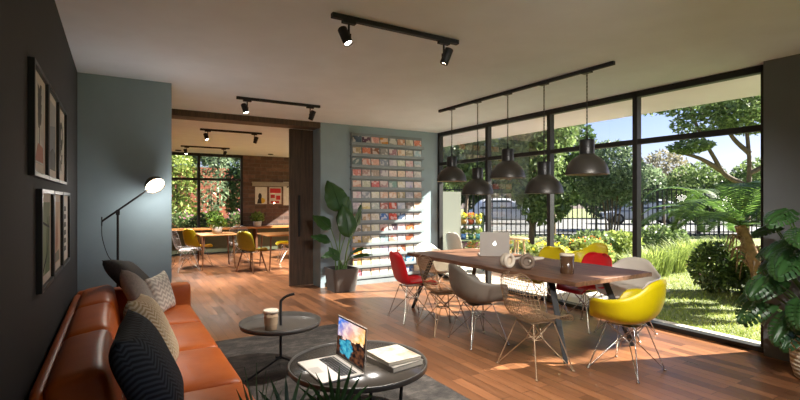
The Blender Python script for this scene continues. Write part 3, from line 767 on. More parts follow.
t = thing('potted_monstera', 'split-leaved monstera in a cream woven basket beside the right wall', 'potted plant', (4.84, 1.45, 0))
nb_ = NT('cream_woven_basket'); vb = nb_.obj()
wv = nb_.node('ShaderNodeTexWave', {'Vector': vb, 'Scale': 9., 'Distortion': 1.5, 'Detail': 1.}, bands_direction='Z').outputs['Fac']
m_basket = nb_.pbr(nb_.ramp(wv, [(.2, lin((176, 160, 134))), (.7, lin((226, 214, 190)))]), .9, 0, nb_.bump(wv, .6, .01))
MB().lathe([(0, 0), (.15, 0), (.17, .02), (.195, .12), (.2, .24), (.185, .33), (.195, .37), (.185, .375), (.175, .33), (.17, .3)], 36).build('basket', m_basket, t)
MB().lathe([(0, .31), (.175, .31)], 24).build('soil', m_soil, t, recalc=False)
slits = [.2, .33, .46, .59, .72, .84]
def mons_skip(u, v):
    a = abs(2*u-1)
    if a > .42 and any(abs(v-.12*a-s+.03) < .016 for s in slits): return True
    return .18 < a < .32 and any(abs(v-s-.045) < .022 for s in slits[:4])
def mons_leaf(mb, p0, p1, w, nrm):
    p0, p1, nrm = V(p0), V(p1), V(nrm).normalized(); ax = p1-p0; Ln = ax.length; ax.normalize()
    sd = ax.cross(nrm).normalized(); nn = sd.cross(ax).normalized()
    if nn.z < 0: nn = -nn
    def fn(u, v):
        a = 2*u-1
        hw = w/2*(math.sin(PI*min(1, (v*.93+.07))**.72)**.6)
        back = -.16*Ln*abs(a)**1.5*(1-v)**2*1.5
        return p0+ax*(Ln*v+back)+sd*a*hw+nn*(-.22*Ln*v*v-.16*w*a*a+.03*w*math.sin(a*9))
    mb.grid(fn, 22, 40, 0, mons_skip)
random.seed(21)
cam2 = V((-.86, -.3, .2))
for k in range(36):
    a = 2.4*k+.3; lev = k/35; rr = .16+.36*random.random()**.7*(1-.35*lev)
    if math.cos(a) > .55: a += PI*.8
    z = .48+.86*lev+random.uniform(-.05, .05)
    p0 = V((rr*math.cos(a), rr*math.sin(a), z)); od = V((math.cos(a), math.sin(a), 0))
    Ln = random.uniform(.17, .25); p1 = p0+od*Ln*.72+V((-.06, -.03, -.16+.12*lev))
    if p1.x > .28: p1.x = .28; p0.x = min(p0.x, .22)
    MB().tube(spline([(.03*math.cos(a), .03*math.sin(a), .3), (rr*.4*math.cos(a), rr*.4*math.sin(a), z*.6+.12), tuple(p0)], 12), .006, 6).build('stem', m_stem, t)
    lf = MB(); mons_leaf(lf, p0, p1, random.uniform(.19, .26), od*.35+V((-.25, -.15, .8))); lf.build('leaf', m_mons, t, recalc=False)

m_fan = leafmat('fan_palm_leaf', (30, 54, 30), (64, 98, 54), .2, .4)
t = thing('potted_fan_palm', 'dark fan palm at the bottom edge between sofa and coffee table', 'potted plant', (.62, 1.8, 0))
MB().lathe([(0, 0), (.11, 0), (.14, .26), (.15, .28), (.14, .285), (.13, .25)], 28).build('pot', M('dark_clay_pot', (52, 48, 46), .6), t)
MB().lathe([(0, .25), (.132, .25)], 24).build('soil', m_soil, t, recalc=False)
random.seed(4)
for k, (hx, hy, hz, n, ln, az) in enumerate([(-.13, .02, .48, 19, .27, 140), (.17, .04, .45, 19, .24, 50), (-.05, -.1, .42, 15, .25, 200), (.15, -.1, .36, 15, .24, 330), (0, .12, .44, 15, .22, 90), (-.22, -.02, .4, 15, .24, 170), (.26, .0, .36, 15, .22, 10)]):
    MB().tube(spline([(0, 0, .25), (hx*.5, hy*.5, .4), (hx, hy, hz+.055)], 10), .005, 6).build('stem', m_stem, t)
    lf = MB(); h = V((hx, hy, hz+.055)); od = V((math.cos(R(az)), math.sin(R(az)), 0))
    sdv = V((-od.y, od.x, 0))
    for i in range(n):
        a = R(-112+224*i/(n-1)); u = V((0, 0, 1))*.85+od*.4; u.normalize()
        dirv = u*math.cos(a)+sdv*math.sin(a)
        blade(lf, h, h+dirv*ln*(1-.2*abs(a)/2)*random.uniform(.9, 1.05), .022, od+V((0, 0, .2)), .1+.1*random.random(), .5, 6, prof=lambda t: max(.15, min(1, t*4))*(1-t**3))
    lf.build('leaf', m_fan, t, recalc=False)
o = MB().box((0, 0, 0), (.075, .008, .12)).box((-.017, -.006, 0), (.028, .006, .06)).box((.017, -.006, 0), (.028, .006, .06)).build('light_switch', M('switch_plate', (150, 158, 158), .4), bevel=.002)
o.location = (2.98, BY-.005, .98); tag(o, 'small grey switch plate on the wall left of the paddle-leaved plant', 'switch')

# ------------------------------------------------------------------ far room
def wtable(loc, w, d, label):
    t = thing('wooden_table', label, 'table', loc, 0, 'small wooden tables in the far room')
    MB().box((0, 0, .725), (w, d, .03)).build('tabletop', m_oak, t, bevel=.012)
    for sx in (-1, 1):
        for sy in (-1, 1): MB().tube([(sx*(w/2-.06), sy*(d/2-.06), 0), (sx*(w/2-.1), sy*(d/2-.1), .71)], [.013, .021], 10).build('leg', m_dowel, t)
wtable((1.83, 10.72, 0), .78, .78, 'small honey wood table carrying a white pot in the far room')
wtable((3.02, 10.0, 0), .8, .9, 'small honey wood table in front of the brick wall, beside the olive yellow chair')
G2 = 'chairs in the far room'
dup(yel, (1.5, 11.15, 0), R(-58), 'yellow shell chair at the left of the far room, seen in profile', G2)
m_ltg = M('pale_grey_wire', (186, 180, 176), .35, .6)
w2 = wire_chair('pale grey wire chair in front of the left yellow chair in the far room', m_ltg); put(w2, 1.2, 10.55, R(-80), None, G2)
dup(w2, (2.45, 11.4, 0), R(170), 'pale grey wire chair behind the olive yellow chair in the far room', G2)
dup(w2, (3.5, 9.6, 0), R(70), 'pale grey wire chair partly hidden by the sliding door edge in the far room', G2)
ol = side_chair('olive yellow shell chair with brown wooden legs, seen from behind in the far room', M('olive_shell', (136, 126, 14), .4), dowel_legs, mw=m_dowel); put(ol, 2.34, 9.72, R(-56), None, G2)
dup(yel, (3.42, 10.75, 0), R(80), 'bright yellow shell chair partly hidden by the sliding door in the far room', G2)
t = thing('counter_bench', 'long wooden counter along the end wall of the far room', 'counter', (2.6, 13.3, 0))
MB().box((0, 0, .7), (4.6, .42, .05)).build('counter_top', m_oak, t, bevel=.005)
MB().box((0, .12, .36), (4.4, .06, .62)).build('apron_panel', M('green_grey_panel', (84, 92, 70), .8), t)
for x in (-2.1, -.7, .7, 2.1): MB().box((x, 0, .34), (.06, .34, .68)).build('leg', m_dowel, t)
def foliage_cloud(mb, c, r, n, size, flat=.0, mi=0, shell=.55):
    c = np.array(c); r = np.array(r, float)
    d = rng.normal(size=(n, 3)); d /= np.linalg.norm(d, axis=1)[:, None]
    rad = shell+(1-shell)*rng.random(n)**.6
    p = c+d*rad[:, None]*r
    a = rng.normal(size=(n, 3))+d*.6; a[:, 2] *= (1-flat); a /= np.linalg.norm(a, axis=1)[:, None]
    b = rng.normal(size=(n, 3)); b -= (b*a).sum(1)[:, None]*a; b /= np.linalg.norm(b, axis=1)[:, None]
    s = size*(.6+.8*rng.random(n))[:, None]
    q = np.stack([p-a*s, p+b*s*.42, p+a*s, p-b*s*.42], 1).reshape(-1, 3)
    o = len(mb.v); mb.v += [tuple(x) for x in q.tolist()]
    for i in range(n):
        mb.f.append([o+4*i, o+4*i+1, o+4*i+2, o+4*i+3]); mb.mi.append(mi); mb.sm.append(False)
    return mb
m_herb = leafmat('pot_herb_leaf', (70, 110, 40), (150, 180, 86), .4)
def small_pot(loc, label, s=1.):
    t = thing('potted_herb', label, 'potted plant', loc, 0, 'small potted plants in the far room')
    MB().lathe([(0, 0), (.1*s, 0), (.12*s, .15*s), (.11*s, .15*s), (.1*s, .12*s), (0, .12*s)], 24).build('pot', m_paper, t)
    mb = MB(); foliage_cloud(mb, (0, 0, .26*s), (.2*s, .2*s, .15*s), 260, .05*s, shell=.2)
    for k in range(6): mb.cyl((0, 0, .12*s), (.12*s*math.cos(k), .12*s*math.sin(k), .28*s), .004, seg=5)
    mb.build('foliage', m_herb, t, recalc=False)
small_pot((1.85, 10.75, .7405), 'white pot of bushy green herbs on the left wooden table in the far room', .95)
small_pot((3.35, 13.25, .7255), 'small leafy plant in a white pot on the long counter below the posters', 1.0)
small_pot((2.2, 13.25, .7255), 'feathery potted plant on the counter in front of the garden window', 1.1)
def poster(loc, w, h, label, bg, marks):
    mats = [M('poster_ground', bg, .7)]; mb = MB().box((0, 0, 0), (w, .012, h))
    for k, (c, polys) in enumerate(marks):
        mats.append(M('poster_ink', c, .7))
        for p in polys: mb.prism([(x*w/2, y*h/2) for x, y in p], .0062, .0072+k*.0004, k+1, Matrix(((1, 0, 0), (0, 0, -1), (0, 1, 0))))
    o = mb.build('poster', mats); o.location = loc; tag(o, label, 'poster', 'posters on the brick wall')
t = MB().box((0, -.05, 0), (1.1, .1, .03)).box((0, -.09, -.06), (1.1, .02, .1)).build('picture_ledge', M('ledge_grey', (164, 156, 146), .7)); t.location = (3.86, FY, 1.98); tag(t, 'pale grey ledge on the brick wall above the posters', 'ledge')
poster((3.58, FY-.007, 1.6), .34, .5, 'white poster with a dark figure and yellow patch, left one on the brick wall', (222, 218, 208), [((222, 184, 60), [disc(.1, -.6, .6, .32)]), ((40, 38, 40), [disc(-.2, -.1, .3, .38), [(-.7, -.95), (.1, -.95), (.0, -.3), (-.5, -.4)]])])
poster((4.0, FY-.007, 1.6), .36, .5, 'red and white poster, middle one on the brick wall', (218, 208, 198), [((196, 44, 44), [[(-.9, .3), (.9, .3), (.9, .85), (-.9, .85)], [(-.8, -.3), (-.1, -.3), (-.1, .1), (-.8, .1)], [(.1, -.5), (.8, -.5), (.8, .0), (.1, .0)], [(-.8, -.9), (.6, -.9), (.6, -.65), (-.8, -.65)]])])
poster((4.44, FY-.007, 1.66), .4, .7, 'tall white poster with dark shapes beside the sliding door edge', (228, 226, 220), [((52, 56, 60), [[(.0, .1), (.5, .2), (.4, .4), (.05, .35)], [(-.2, -.4), (.5, -.3), (.5, -.15), (-.1, -.2)], [(-.5, .5), (-.1, .55), (-.1, .7), (-.5, .66)]])])
t = thing('wall_spot', 'tiny lit lamp on the brick wall below the red poster', 'wall lamp', (3.95, FY, 1.38))
MB().lathe([(0, 0), (.03, 0), (.03, .05), (0, .05)], 16, q=Matrix.Rotation(R(90), 3, 'X')).build('lamp_body', m_black, t)
MB().lathe([(0, .051), (.022, .051)], 16, q=Matrix.Rotation(R(90), 3, 'X')).build('lens', m_spot_off, t, recalc=False)
# ------------------------------------------------------------------ outdoors
TH = R(31.2); DV = V((math.sin(TH), math.cos(TH), 0)); RV = V((math.cos(TH), -math.sin(TH), 0))
def G(l, d, z=0.): return RV*l+DV*d+V((0, 0, z))        # garden frame: fence and road run square to the lane
GZ = -.03
m_lawn = lawn_mat()
struct(MB().box((26, 22, GZ-.1), (90, 80, .2)), 'lawn', m_lawn)
m_conc = M('pale_concrete', (206, 198, 184), .85, 0, .06, 4, .1, 120)
struct(MB().box((6.5, 7.0, GZ+.01), (2.32, 5.6, .05)).box((5.49, 2.5, GZ+.01), (.3, 3.4, .05)), 'patio', m_conc)
m_road = M('pale_asphalt', (118, 118, 117), .9, 0, .06, 2)
q = Matrix.Rotation(-TH, 3, 'Z')
struct(MB().box(G(8, 28.8, GZ+.01), (60, 17, .03), q), 'road', m_road)
struct(MB().box((5.66, 7.5, .8), (.6, .1, 1.66)), 'wall_garden', M('pale_render', (108, 112, 102), .9, 0, .05, 3))
# lawn grass, uncountable blades
n = 46000
px = 5.68+6.8*rng.random(n)**1.5; py = rng.uniform(-1.0, 8.5, n)
keep = ~((px < 7.7) & (py > 4.15)); px, py = px[keep], py[keep]; n = len(px)
a = rng.uniform(0, 2*PI, n); h = rng.uniform(.02, .055, n); w = .006; b = rng.uniform(-.03, .03, (n, 2))
vv = np.zeros((n, 3, 3)); vv[:, :, 0] = px[:, None]; vv[:, :, 1] = py[:, None]; vv[:, :, 2] = GZ
vv[:, 0, 0] -= np.cos(a)*w; vv[:, 0, 1] -= np.sin(a)*w; vv[:, 1, 0] += np.cos(a)*w; vv[:, 1, 1] += np.sin(a)*w
vv[:, 2, 2] += h; vv[:, 2, :2] += b
g = MB(); g.v = [tuple(x) for x in vv.reshape(-1, 3).tolist()]; g.f = [[3*i, 3*i+1, 3*i+2] for i in range(n)]; g.mi = [0]*n; g.sm = [False]*n
o = g.build('grass', leafmat('grass_blade', (96, 118, 44), (186, 196, 98), .4), recalc=False); tag(o, 'short sunlit lawn grass outside the window', 'grass', kind='stuff')

# fence
t = thing('metal_fence', 'dark metal railing fence between the garden and the parked cars', 'fence', G(-4.5, 19, GZ), -TH)
m_fence = M('fence_black', (34, 36, 36), .6, .2)
nb2 = 9
for i in range(nb2):
    x0 = i*2.5; p = MB()
    for k in range(1, 13): p.box((x0+k*.192, 0, 1.04), (.036, .022, 2.0))
    p.build('bar_panel', m_fence, t)
    rl = MB().box((x0+1.25, 0, .2), (2.5, .035, .05)).box((x0+1.25, 0, 1.93), (2.5, .035, .05)); rl.build('rail', m_fence, t)
for i in range(nb2+1): MB().box((i*2.5, 0, 1.06), (.07, .07, 2.12)).build('post', m_fence, t)

# parked cars
m_tyre = M('tyre', (30, 30, 31), .8); m_rim = M('alloy_rim', (120, 122, 124), .4, .4); m_cglass = M('car_window', (70, 82, 96), .08, 0)
m_lampw = M('headlamp', (220, 224, 228), .1); m_lampr = M('tail_lamp', (150, 30, 26), .3)
def car(loc, rz, col, label, hgt=1.45, ln=4.5, van=False):
    t = thing('parked_car', label, 'car', loc, rz, 'cars beyond the fence')
    paint = M('car_paint', col, .22, 0, .02)
    hx = ln/2; sh = .92 if not van else 1.05
    low = spline([(-hx, .55, .45, .7), (-hx+.15, .78, .3, .88), (-hx+.8, .88, .26, sh), (0, .9, .24, sh), (hx-1.1, .89, .26, sh-.06), (hx-.3, .8, .3, .74), (hx, .5, .42, .6)], 40)
    def body(u, v):
        p = low[min(39, int(round(v*39)))]; a = PI*2*u; c, s_ = math.cos(a), math.sin(a); e = .38
        return V((p[0], p[1]*math.copysign(abs(c)**e, c), (p[2]+p[3])/2+(p[3]-p[2])/2*math.copysign(abs(s_)**e, s_)))
    b = MB().grid(body, 36, 39); b.build('body', paint, t, weld=True)
    top = spline([(-hx+.25, sh-.05), (-hx+.75, hgt-.12), (-hx+1.5, hgt), (.1, hgt), (.75, hgt-.12), (1.5, sh-.06)] if not van else [(-hx+.1, sh), (-hx+.2, hgt-.1), (-hx+.6, hgt), (.9, hgt), (1.3, hgt-.15), (1.9, sh)], 24)
    def cab(u, v):
        p = top[min(23, int(round(v*23)))]; a = PI*u
        k = (p[1]-sh)/(hgt-sh+.001); wd = .84-.17*max(0, k)
        c = math.cos(a); s_ = math.sin(a); e = .3
        z = sh-.06+(p[1]-sh+.06)*s_**e; wy = wd if s_ > .6 else .86-(.86-wd)*min(1, s_/.6)
        return V((p[0], wy*math.copysign(abs(c)**.5, c), z))
    MB().grid(cab, 24, 23).build('roof_cabin', paint, t)
    for sg in (1, -1):
        pts = [(-hx+.75, sh+.02), (-hx+1.1, hgt-.12), (.15, hgt-.1), (.95, sh+.02)] if not van else [(-.2, sh+.05), (-.2, hgt-.18), (.95, hgt-.2), (1.4, sh+.05)]
        wm = MB(); wm.add([(x, sg*(.868-.17*max(0, (z-sh)/(hgt-sh))), z) for x, z in pts], [(0, 1, 2, 3)]); wm.build('side_window', m_cglass, t, solid=.012)
    fw = [(1.52, sh+.01), (.78, hgt-.1)] if not van else [(1.9, sh+.02), (1.36, hgt-.15)]
    MB().add([(fw[0][0]+.02, -.68, fw[0][1]), (fw[0][0]+.02, .68, fw[0][1]), (fw[1][0]+.03, .58, fw[1][1]), (fw[1][0]+.03, -.58, fw[1][1])], [(0, 1, 2, 3)]).build('windscreen', m_cglass, t, solid=.012)
    for x in (-hx+.85, hx-.85):
        for sg in (1, -1):
            qq = Matrix.Rotation(R(90), 3, 'X'); c = (x, sg*.8, .33)
            wl = MB().lathe([(.2, -.11), (.32, -.1), (.335, -.06), (.335, .06), (.32, .1), (.2, .11)], 28, c, q=qq).build('wheel', m_tyre, t)
            rm = MB().lathe([(0, -.1), (.2, -.11)], 20, c, q=qq).lathe([(0, .1), (.2, .11)], 20, c, q=qq)
            rm.build('wheel_rim', m_rim, wl, recalc=False)
    for sg in (1, -1):
        MB().rbox((hx-.2, sg*.58, .66), (.22, .3, .13), .04, n=6).build('headlamp', m_lampw, t, weld=True)
        MB().rbox((-hx+.12, sg*.6, .74), (.14, .28, .14), .04, n=6).build('tail_lamp', m_lampr, t, weld=True)
    MB().rbox((hx-.1, 0, .42), (.2, .9, .14), .04, n=6).build('grille', m_tyre, t, weld=True)
car(G(6.75, 29.5, GZ+.03), -TH+R(-14), (224, 228, 234), 'silver white car parked beyond the fence, nearest the far end of the window wall', 1.58, 4.8)
car(G(15.0, 29, GZ+.03), -TH+R(168), (190, 194, 200), 'grey car beyond the fence just right of the nearest mullion', 1.55, 4.7)
car(G(20.6, 29, GZ+.03), -TH+R(-8), (200, 202, 204), 'white van beyond the fence, behind the fern-like palm', 1.95, 4.9, True)

# trees and shrubs
m_bark = M('grey_brown_bark', (104, 88, 72), .9, 0, .25, 14, .5, 40)
LM = dict(mid=leafmat('mid_green_leaf', (66, 90, 48), (146, 166, 104), .42), dark=leafmat('dark_green_leaf', (44, 66, 38), (98, 122, 72), .35),
          olive=leafmat('olive_grey_leaf', (76, 98, 72), (148, 166, 128), .42), bright=leafmat('bright_green_leaf', (104, 128, 58), (182, 194, 108), .42),
          pale=leafmat('pale_dry_leaf', (118, 118, 92), (168, 158, 132), .4), deep=leafmat('deep_shrub_leaf', (46, 68, 32), (110, 130, 62), .35))
m_yfl = leafmat('yellow_petal', (226, 196, 20), (255, 232, 70), .4); m_pfl = leafmat('pink_petal', (190, 100, 150), (232, 170, 200), .4)
m_ofl = leafmat('orange_petal', (214, 110, 40), (240, 160, 70), .4)
def plant(name, label, cat, base, crowns, leaf, trunks=(), mat='mid', group=None, flat=0., flowers=None, shell=.45, tr=.1):
    """base in garden coordinates; crowns = (l, d, z, rx, ry, rz, count) offsets"""
    t = thing(name, label, cat, V(base), -TH, group)
    for path in trunks:
        pts = spline(path, 14); MB().tube(pts, [tr*(1-.6*i/13) for i in range(14)], 8).build('trunk' if path[0][2] < .3 else 'branch', m_bark, t)
    mb = MB()
    for (l, d, z, rx, ry, rz, c) in crowns: foliage_cloud(mb, (l, d, z), (rx, ry, rz), c, leaf, flat, shell=shell)
    mb.build('foliage', LM[mat], t, recalc=False)
    if flowers:
        fm, cnt, sz = flowers; fb = MB()
        for (l, d, z, rx, ry, rz, c) in crowns: foliage_cloud(fb, (l, d, z+.04), (rx*1.03, ry*1.03, rz*1.03), cnt, sz, shell=.9)
        fb.build('flowers', fm, t, recalc=False)
    return t
GT = 'trees outside'; GS = 'shrubs outside'
plant('leafy_tree', 'leafy tree beyond the fence behind the farthest pendant lamp', 'tree', G(3.2, 23, GZ), [(-.6, 0, 3.6, 1.6, 1.3, 1.3, 2600), (1.2, .3, 4.2, 1.7, 1.3, 1.5, 2600), (.2, -.3, 2.7, 1.2, 1, .8, 1200)], .16, [[(0, 0, 0), (.1, 0, 1.5), (.3, 0, 3.2)]], 'mid', GT)
plant('leafy_tree', 'broad leafy garden tree behind the low-hung middle pendants', 'tree', G(3.65, 13, GZ), [(0, 0, 2.5, .95, .95, 1.2, 3400), (.5, .2, 3.5, .9, .9, .8, 2200), (-.35, .2, 3.4, .8, .8, .7, 1600), (.3, -.3, 1.5, .75, .7, .7, 1500)], .085, [[(0, 0, 0), (.05, 0, 1.2), (.15, 0, 3)], [(.05, 0, 1.3), (-.3, .1, 2.2), (-.4, .2, 3.2)], [(.05, 0, 1.5), (.4, .1, 2.4), (.55, .2, 3.4)]], 'mid', GT)
plant('leafy_tree', 'tall dark leafy tree right behind the broad one, reaching the roof overhang', 'tree', G(5.6, 17, GZ), [(0, 0, 3.4, 1.5, 1.4, 1.4, 3600), (-.4, 0, 4.9, 1.4, 1.2, 1.1, 2600), (.3, -.2, 2.2, 1.1, 1, .9, 1800)], .11, [[(0, 0, 0), (0, 0, 1.6), (-.1, 0, 4)]], 'dark', GT)
plant('fine_leaved_tree', 'fine-leaved olive green tree on several thin stems, behind the nearest pendant', 'tree', G(5.95, 13.2, GZ), [(0, 0, 2.35, .88, .9, .85, 5200), (-.45, 0, 1.95, .5, .5, .6, 1500), (.4, -.1, 1.9, .5, .5, .6, 1500)], .055, [[(-.1+.07*k, .04*k, 0), (-.12+.09*k, 0, .9), (-.35+.2*k, 0, 2.2)] for k in range(5)], 'olive', GT, tr=.035)
cl = [(690, 108), (712, 97), (745, 92), (782, 98), (728, 118), (762, 122), (682, 148), (803, 128), (702, 124), (735, 106), (770, 108), (668, 100)]
plant('spreading_tree', 'spreading flat-topped tree with bare forked limbs at the right of the window', 'tree', G(10.4, 14, GZ), [((x-400)/466*14-10.4, random.uniform(-.6, .6), 1.48+(200.6-y)/466*14, .95 if y < 140 else .5, .8, .34 if y < 140 else .22, 760) for x, y in cl], .075,
      [[(0, 0, 0), (.05, 0, 1.5), (.1, 0, 2.6), (.0, 0, 3.9), (.1, 0, 4.6)], [(.07, 0, 1.9), (-.55, .1, 2.25), (-.95, 0, 2.75), (-1.5, -.1, 3.6), (-1.7, 0, 4.3)], [(-.7, .1, 2.4), (-1.4, 0, 2.75), (-2.1, 0, 2.95)], [(.08, 0, 2.3), (.6, 0, 2.6), (1.1, 0, 3.5), (1.3, 0, 4.3)], [(.1, 0, 2.9), (-.4, .1, 3.5), (-.6, 0, 4.4)], [(.07, 0, 1.7), (.8, 0, 2.0), (1.8, 0, 2.9)]], 'mid', GT, .3, tr=.085)
plant('feathery_tree', 'pale dry-looking feathery tree in the distance left of the spreading tree', 'tree', G(13.6, 24, GZ), [(0, 0, 3.1, 1.2, 1, 1.0, 1500), (-.9, 0, 2.6, .7, .7, .7, 600)], .1, [[(0, 0, 0), (0, 0, 1.4), (.1, 0, 2.8)], [(0, 0, 1.5), (-.5, 0, 2.4), (-.7, 0, 3.2)], [(0, 0, 1.6), (.5, 0, 2.5), (.8, 0, 3.3)]], 'pale', GT, tr=.07)
plant('round_tree', 'rounded green tree behind the fern-like palm, beyond the fence', 'tree', G(13.2, 20.6, GZ), [(0, 0, 1.9, 1.6, 1.3, 1.3, 3600), (.9, 0, 1.5, 1, 1, .9, 1200)], .1, [[(0, 0, 0), (0, 0, 1.7)]], 'mid', GT)
plant('round_tree', 'dense dark tree low behind the right edge of the window', 'tree', G(15.6, 19.8, GZ), [(0, 0, 1.9, 1.7, 1.4, 1.5, 3600)], .11, [[(0, 0, 0), (0, 0, 1.7)]], 'mid', GT)
plant('round_tree', 'small olive tree beyond the fence, just right of the nearest mullion', 'tree', G(10.6, 20.4, GZ), [(0, 0, 2.2, 1.0, .9, .9, 2000)], .09, [[(0, 0, 0), (0, 0, 2.)]], 'olive', GT)
for k, (l, d, h_, rr, mt, lb) in enumerate([(1.5, 38, 5.6, 3.0, 'mid', 'distant tree beyond the road, leftmost in the window wall'), (6.0, 40, 6.4, 3.2, 'dark', 'distant dark tree beyond the road above the silver white car'),
                                            (11, 38, 5.8, 3.0, 'mid', 'distant tree beyond the road behind the middle mullions'), (16.2, 39, 4.6, 2.8, 'olive', 'distant grey green tree beyond the grey car'),
                                            (21, 38, 3.6, 2.6, 'mid', 'distant low tree beyond the white van'), (26, 40, 4.0, 3.0, 'dark', 'distant dark tree behind the rounded green tree'), (31.5, 40, 4.2, 3.2, 'mid', 'distant tree at the right end of the window')]):
    plant('distant_tree', lb, 'tree', G(l, d, GZ), [(0, 0, h_*.6, rr, rr*.6, h_*.4, 2200), (rr*.4, 0, h_*.35, rr*.8, rr*.5, h_*.33, 1200)], .24, [[(0, 0, 0), (0, 0, h_*.6)]], mt, GT)
plant('added_shade_tree', 'added unseen leafy tree to the right of the window, shading the dining table', 'tree', (10.4, 1.25, GZ), [(0, 0, 4.7, 1.0, .85, .85, 4200)], .1, [[(0, 0, 0), (.05, 0, 2), (0, 0, 4.4)]], 'mid', GT)  # unseen tree, added with its crown placed to keep sun off the table
# shrubs near the window
for k, (l, d, z, r_, mt, fl, lb) in enumerate([
        (2.45, 9.6, .5, .5, 'bright', (m_yfl, 60, .04), 'yellow-flowered bush just right of the laptop on the dining table'), (2.95, 9.2, .5, .48, 'bright', (m_yfl, 80, .045), 'yellow-flowered bush behind the headphones'),
        (3.35, 10, .58, .52, 'mid', (m_yfl, 60, .04), 'yellow-flowered bush behind the tumbler on the table'), (3.95, 9.8, .55, .55, 'bright', (m_ofl, 40, .035), 'yellow green bush with orange flowers behind the red chair at the window'),
        (2.1, 10.8, .6, .55, 'bright', None, 'light green bush beside the outdoor table, near the fence'), (4.6, 11.2, .62, .62, 'mid', None, 'low green mounded bush under the fine-leaved tree'), (5.3, 11.3, .6, .6, 'bright', None, 'low light green bush right of the fine-leaved tree'),
        (6.75, 12, .7, .72, 'mid', None, 'rounded green bush in front of the fence, left of the fern-like palm')]):
    plant('flowering_bush' if fl else 'garden_bush', lb, 'bush', G(l, d, GZ), [(0, 0, z*.66, r_*.95, r_*.85, z*.6, 1500)], .06, [[(0, 0, 0), (0, 0, z)]], mt, GS, flowers=fl, tr=.03)
for k, (l, d, r_, h_, lb) in enumerate([(5.1, 7.5, .42, .82, 'dark leafy shrub on the lawn, left one of the three under the fern-like palm'), (5.62, 7.4, .48, .74, 'dark leafy shrub on the lawn, middle one of the three under the fern-like palm'), (5.9, 6.85, .42, .78, 'dark leafy shrub on the lawn, right one of the three, half behind the monstera')]):
    plant('leafy_shrub', lb, 'shrub', G(l, d, GZ), [(0, 0, h_*.5, r_, r_*.9, h_*.52, 2600)], .045, [[(0, 0, 0), (0, 0, h_*.5)]], 'deep', GS, flowers=(m_pfl, 12, .02) if k != 1 else None, tr=.025)
def grass_clump(base, rad, h, n, label, mat='bright'):
    t = thing('ornamental_grass', label, 'ornamental grass', base, 0, 'tall grasses outside')
    mb = MB()
    for i in range(n):
        a = random.uniform(0, 2*PI); r0 = rad*.5*random.random(); hh = h*random.uniform(.6, 1.05); ln = random.uniform(.15, .6)*rad*1.3
        p0 = V((r0*math.cos(a), r0*math.sin(a), 0)); od = V((math.cos(a+random.uniform(-.5, .5)), math.sin(a), 0)); sd = V((-od.y, od.x, 0))*.007
        p1 = p0+od*ln*.4+V((0, 0, hh*.7)); p2 = p0+od*ln+V((0, 0, hh*random.uniform(.8, 1)))
        mb.add([p0-sd, p0+sd, p1+sd, p1-sd, p2], [(0, 1, 2, 3), (3, 2, 4)])
    mb.build('blades', LM[mat], t, recalc=False)
random.seed(9)
for l, d, r_, h_, lb in [(4.45, 8.7, .5, .85, 'tall bright grass clump left of the white armchair by the window'), (5.1, 9.3, .55, .95, 'tall bright grass clump just behind the white armchair by the window'), (5.75, 9.8, .6, .95, 'tall bright grass clump in front of the rounded bush'),
                         (6.4, 10.4, .6, 1.0, 'tall bright grass clump left of the dark shrubs'), (7.2, 11.2, .65, 1.0, 'tall bright grass clump behind the dark shrubs'), (8.0, 11.6, .65, 1.0, 'tall bright grass clump under the fern-like palm crown')]:
    grass_clump(G(l, d, GZ), r_, h_*.66, 420, lb)
# fern-like palm
t = thing('fern_palm', 'fern-like palm with arching feathery fronds and shaggy brown trunk outside the window', 'palm', G(5.22, 6.75, GZ), -TH)
m_trunk = M('shaggy_brown_trunk', (132, 100, 72), .95, 0, .35, 18, .8, 50)
MB().tube(spline([(0, 0, 0), (-.03, 0, .4), (-.12, .03, .75), (-.26, .05, 1.12)], 14), [.1-.002*i for i in range(14)], 10).build('trunk', m_trunk, t)
random.seed(13)
dm = MB()
for k in range(34):
    a = random.uniform(0, 2*PI); z = random.uniform(.45, 1.08); f = (z/1.12); cx, cy = -.26*f*f, .05*f
    r1 = random.uniform(.12, .26)
    p0 = V((cx+.08*math.cos(a), cy+.08*math.sin(a), z)); p1 = p0+V((r1*.7*math.cos(a), r1*.7*math.sin(a), .06)); p2 = p0+V((r1*math.cos(a), r1*math.sin(a), -.06-.14*random.random()))
    dm.tube(spline([p0, p1, p2], 6), [.016, .014, .012, .01, .008, .004], 5)
dm.build('dead_fronds', M('dry_frond', (122, 94, 70), .9, 0, .3, 12), t)
m_frond = leafmat('palm_frond_leaf', (44, 74, 34), (110, 142, 66), .4)
for k in range(24):
    a = 2*PI*k/24*7+random.uniform(-.1, .1); el = random.uniform(-.3, 1.0); ln = random.uniform(1.2, 1.85)*(1.0 if math.cos(a) < .3 else .8)
    h0 = V((-.26, .05, 1.12)); od = V((math.cos(a), math.sin(a)*.75, 0))
    pts = spline([h0, h0+od*ln*.4+V((0, 0, .12+.5*el)), h0+od*ln*.75+V((0, 0, .12+.55*el)), h0+od*ln+V((0, 0, -.12+.42*el))], 26)
    fb = MB(); fb.tube(pts, [.009-.0003*i for i in range(26)], 5)
    for i in range(3, 26):
        tdir = V(pts[i])-V(pts[i-1]); tdir.normalize(); sd = tdir.cross(V((0, 0, 1))).normalized()
        for sg in (-1, 1):
            for off in (0, .5):
                p = V(pts[i])*(1-off)+V(pts[i-1])*off; l2 = .24*math.sin(PI*min(1, (i-off-1)/25+.06))**.7
                e = p+sd*sg*l2+tdir*l2*.55+V((0, 0, .05-l2*.35)); w = tdir*.016; md = p*.5+e*.5+V((0, 0, .012))
                fb.add([p-w*.5, p+w*.5, md+w, e, md-w], [(0, 1, 2, 4), (4, 2, 3)])
    fb.build('frond', m_frond, t, recalc=False)
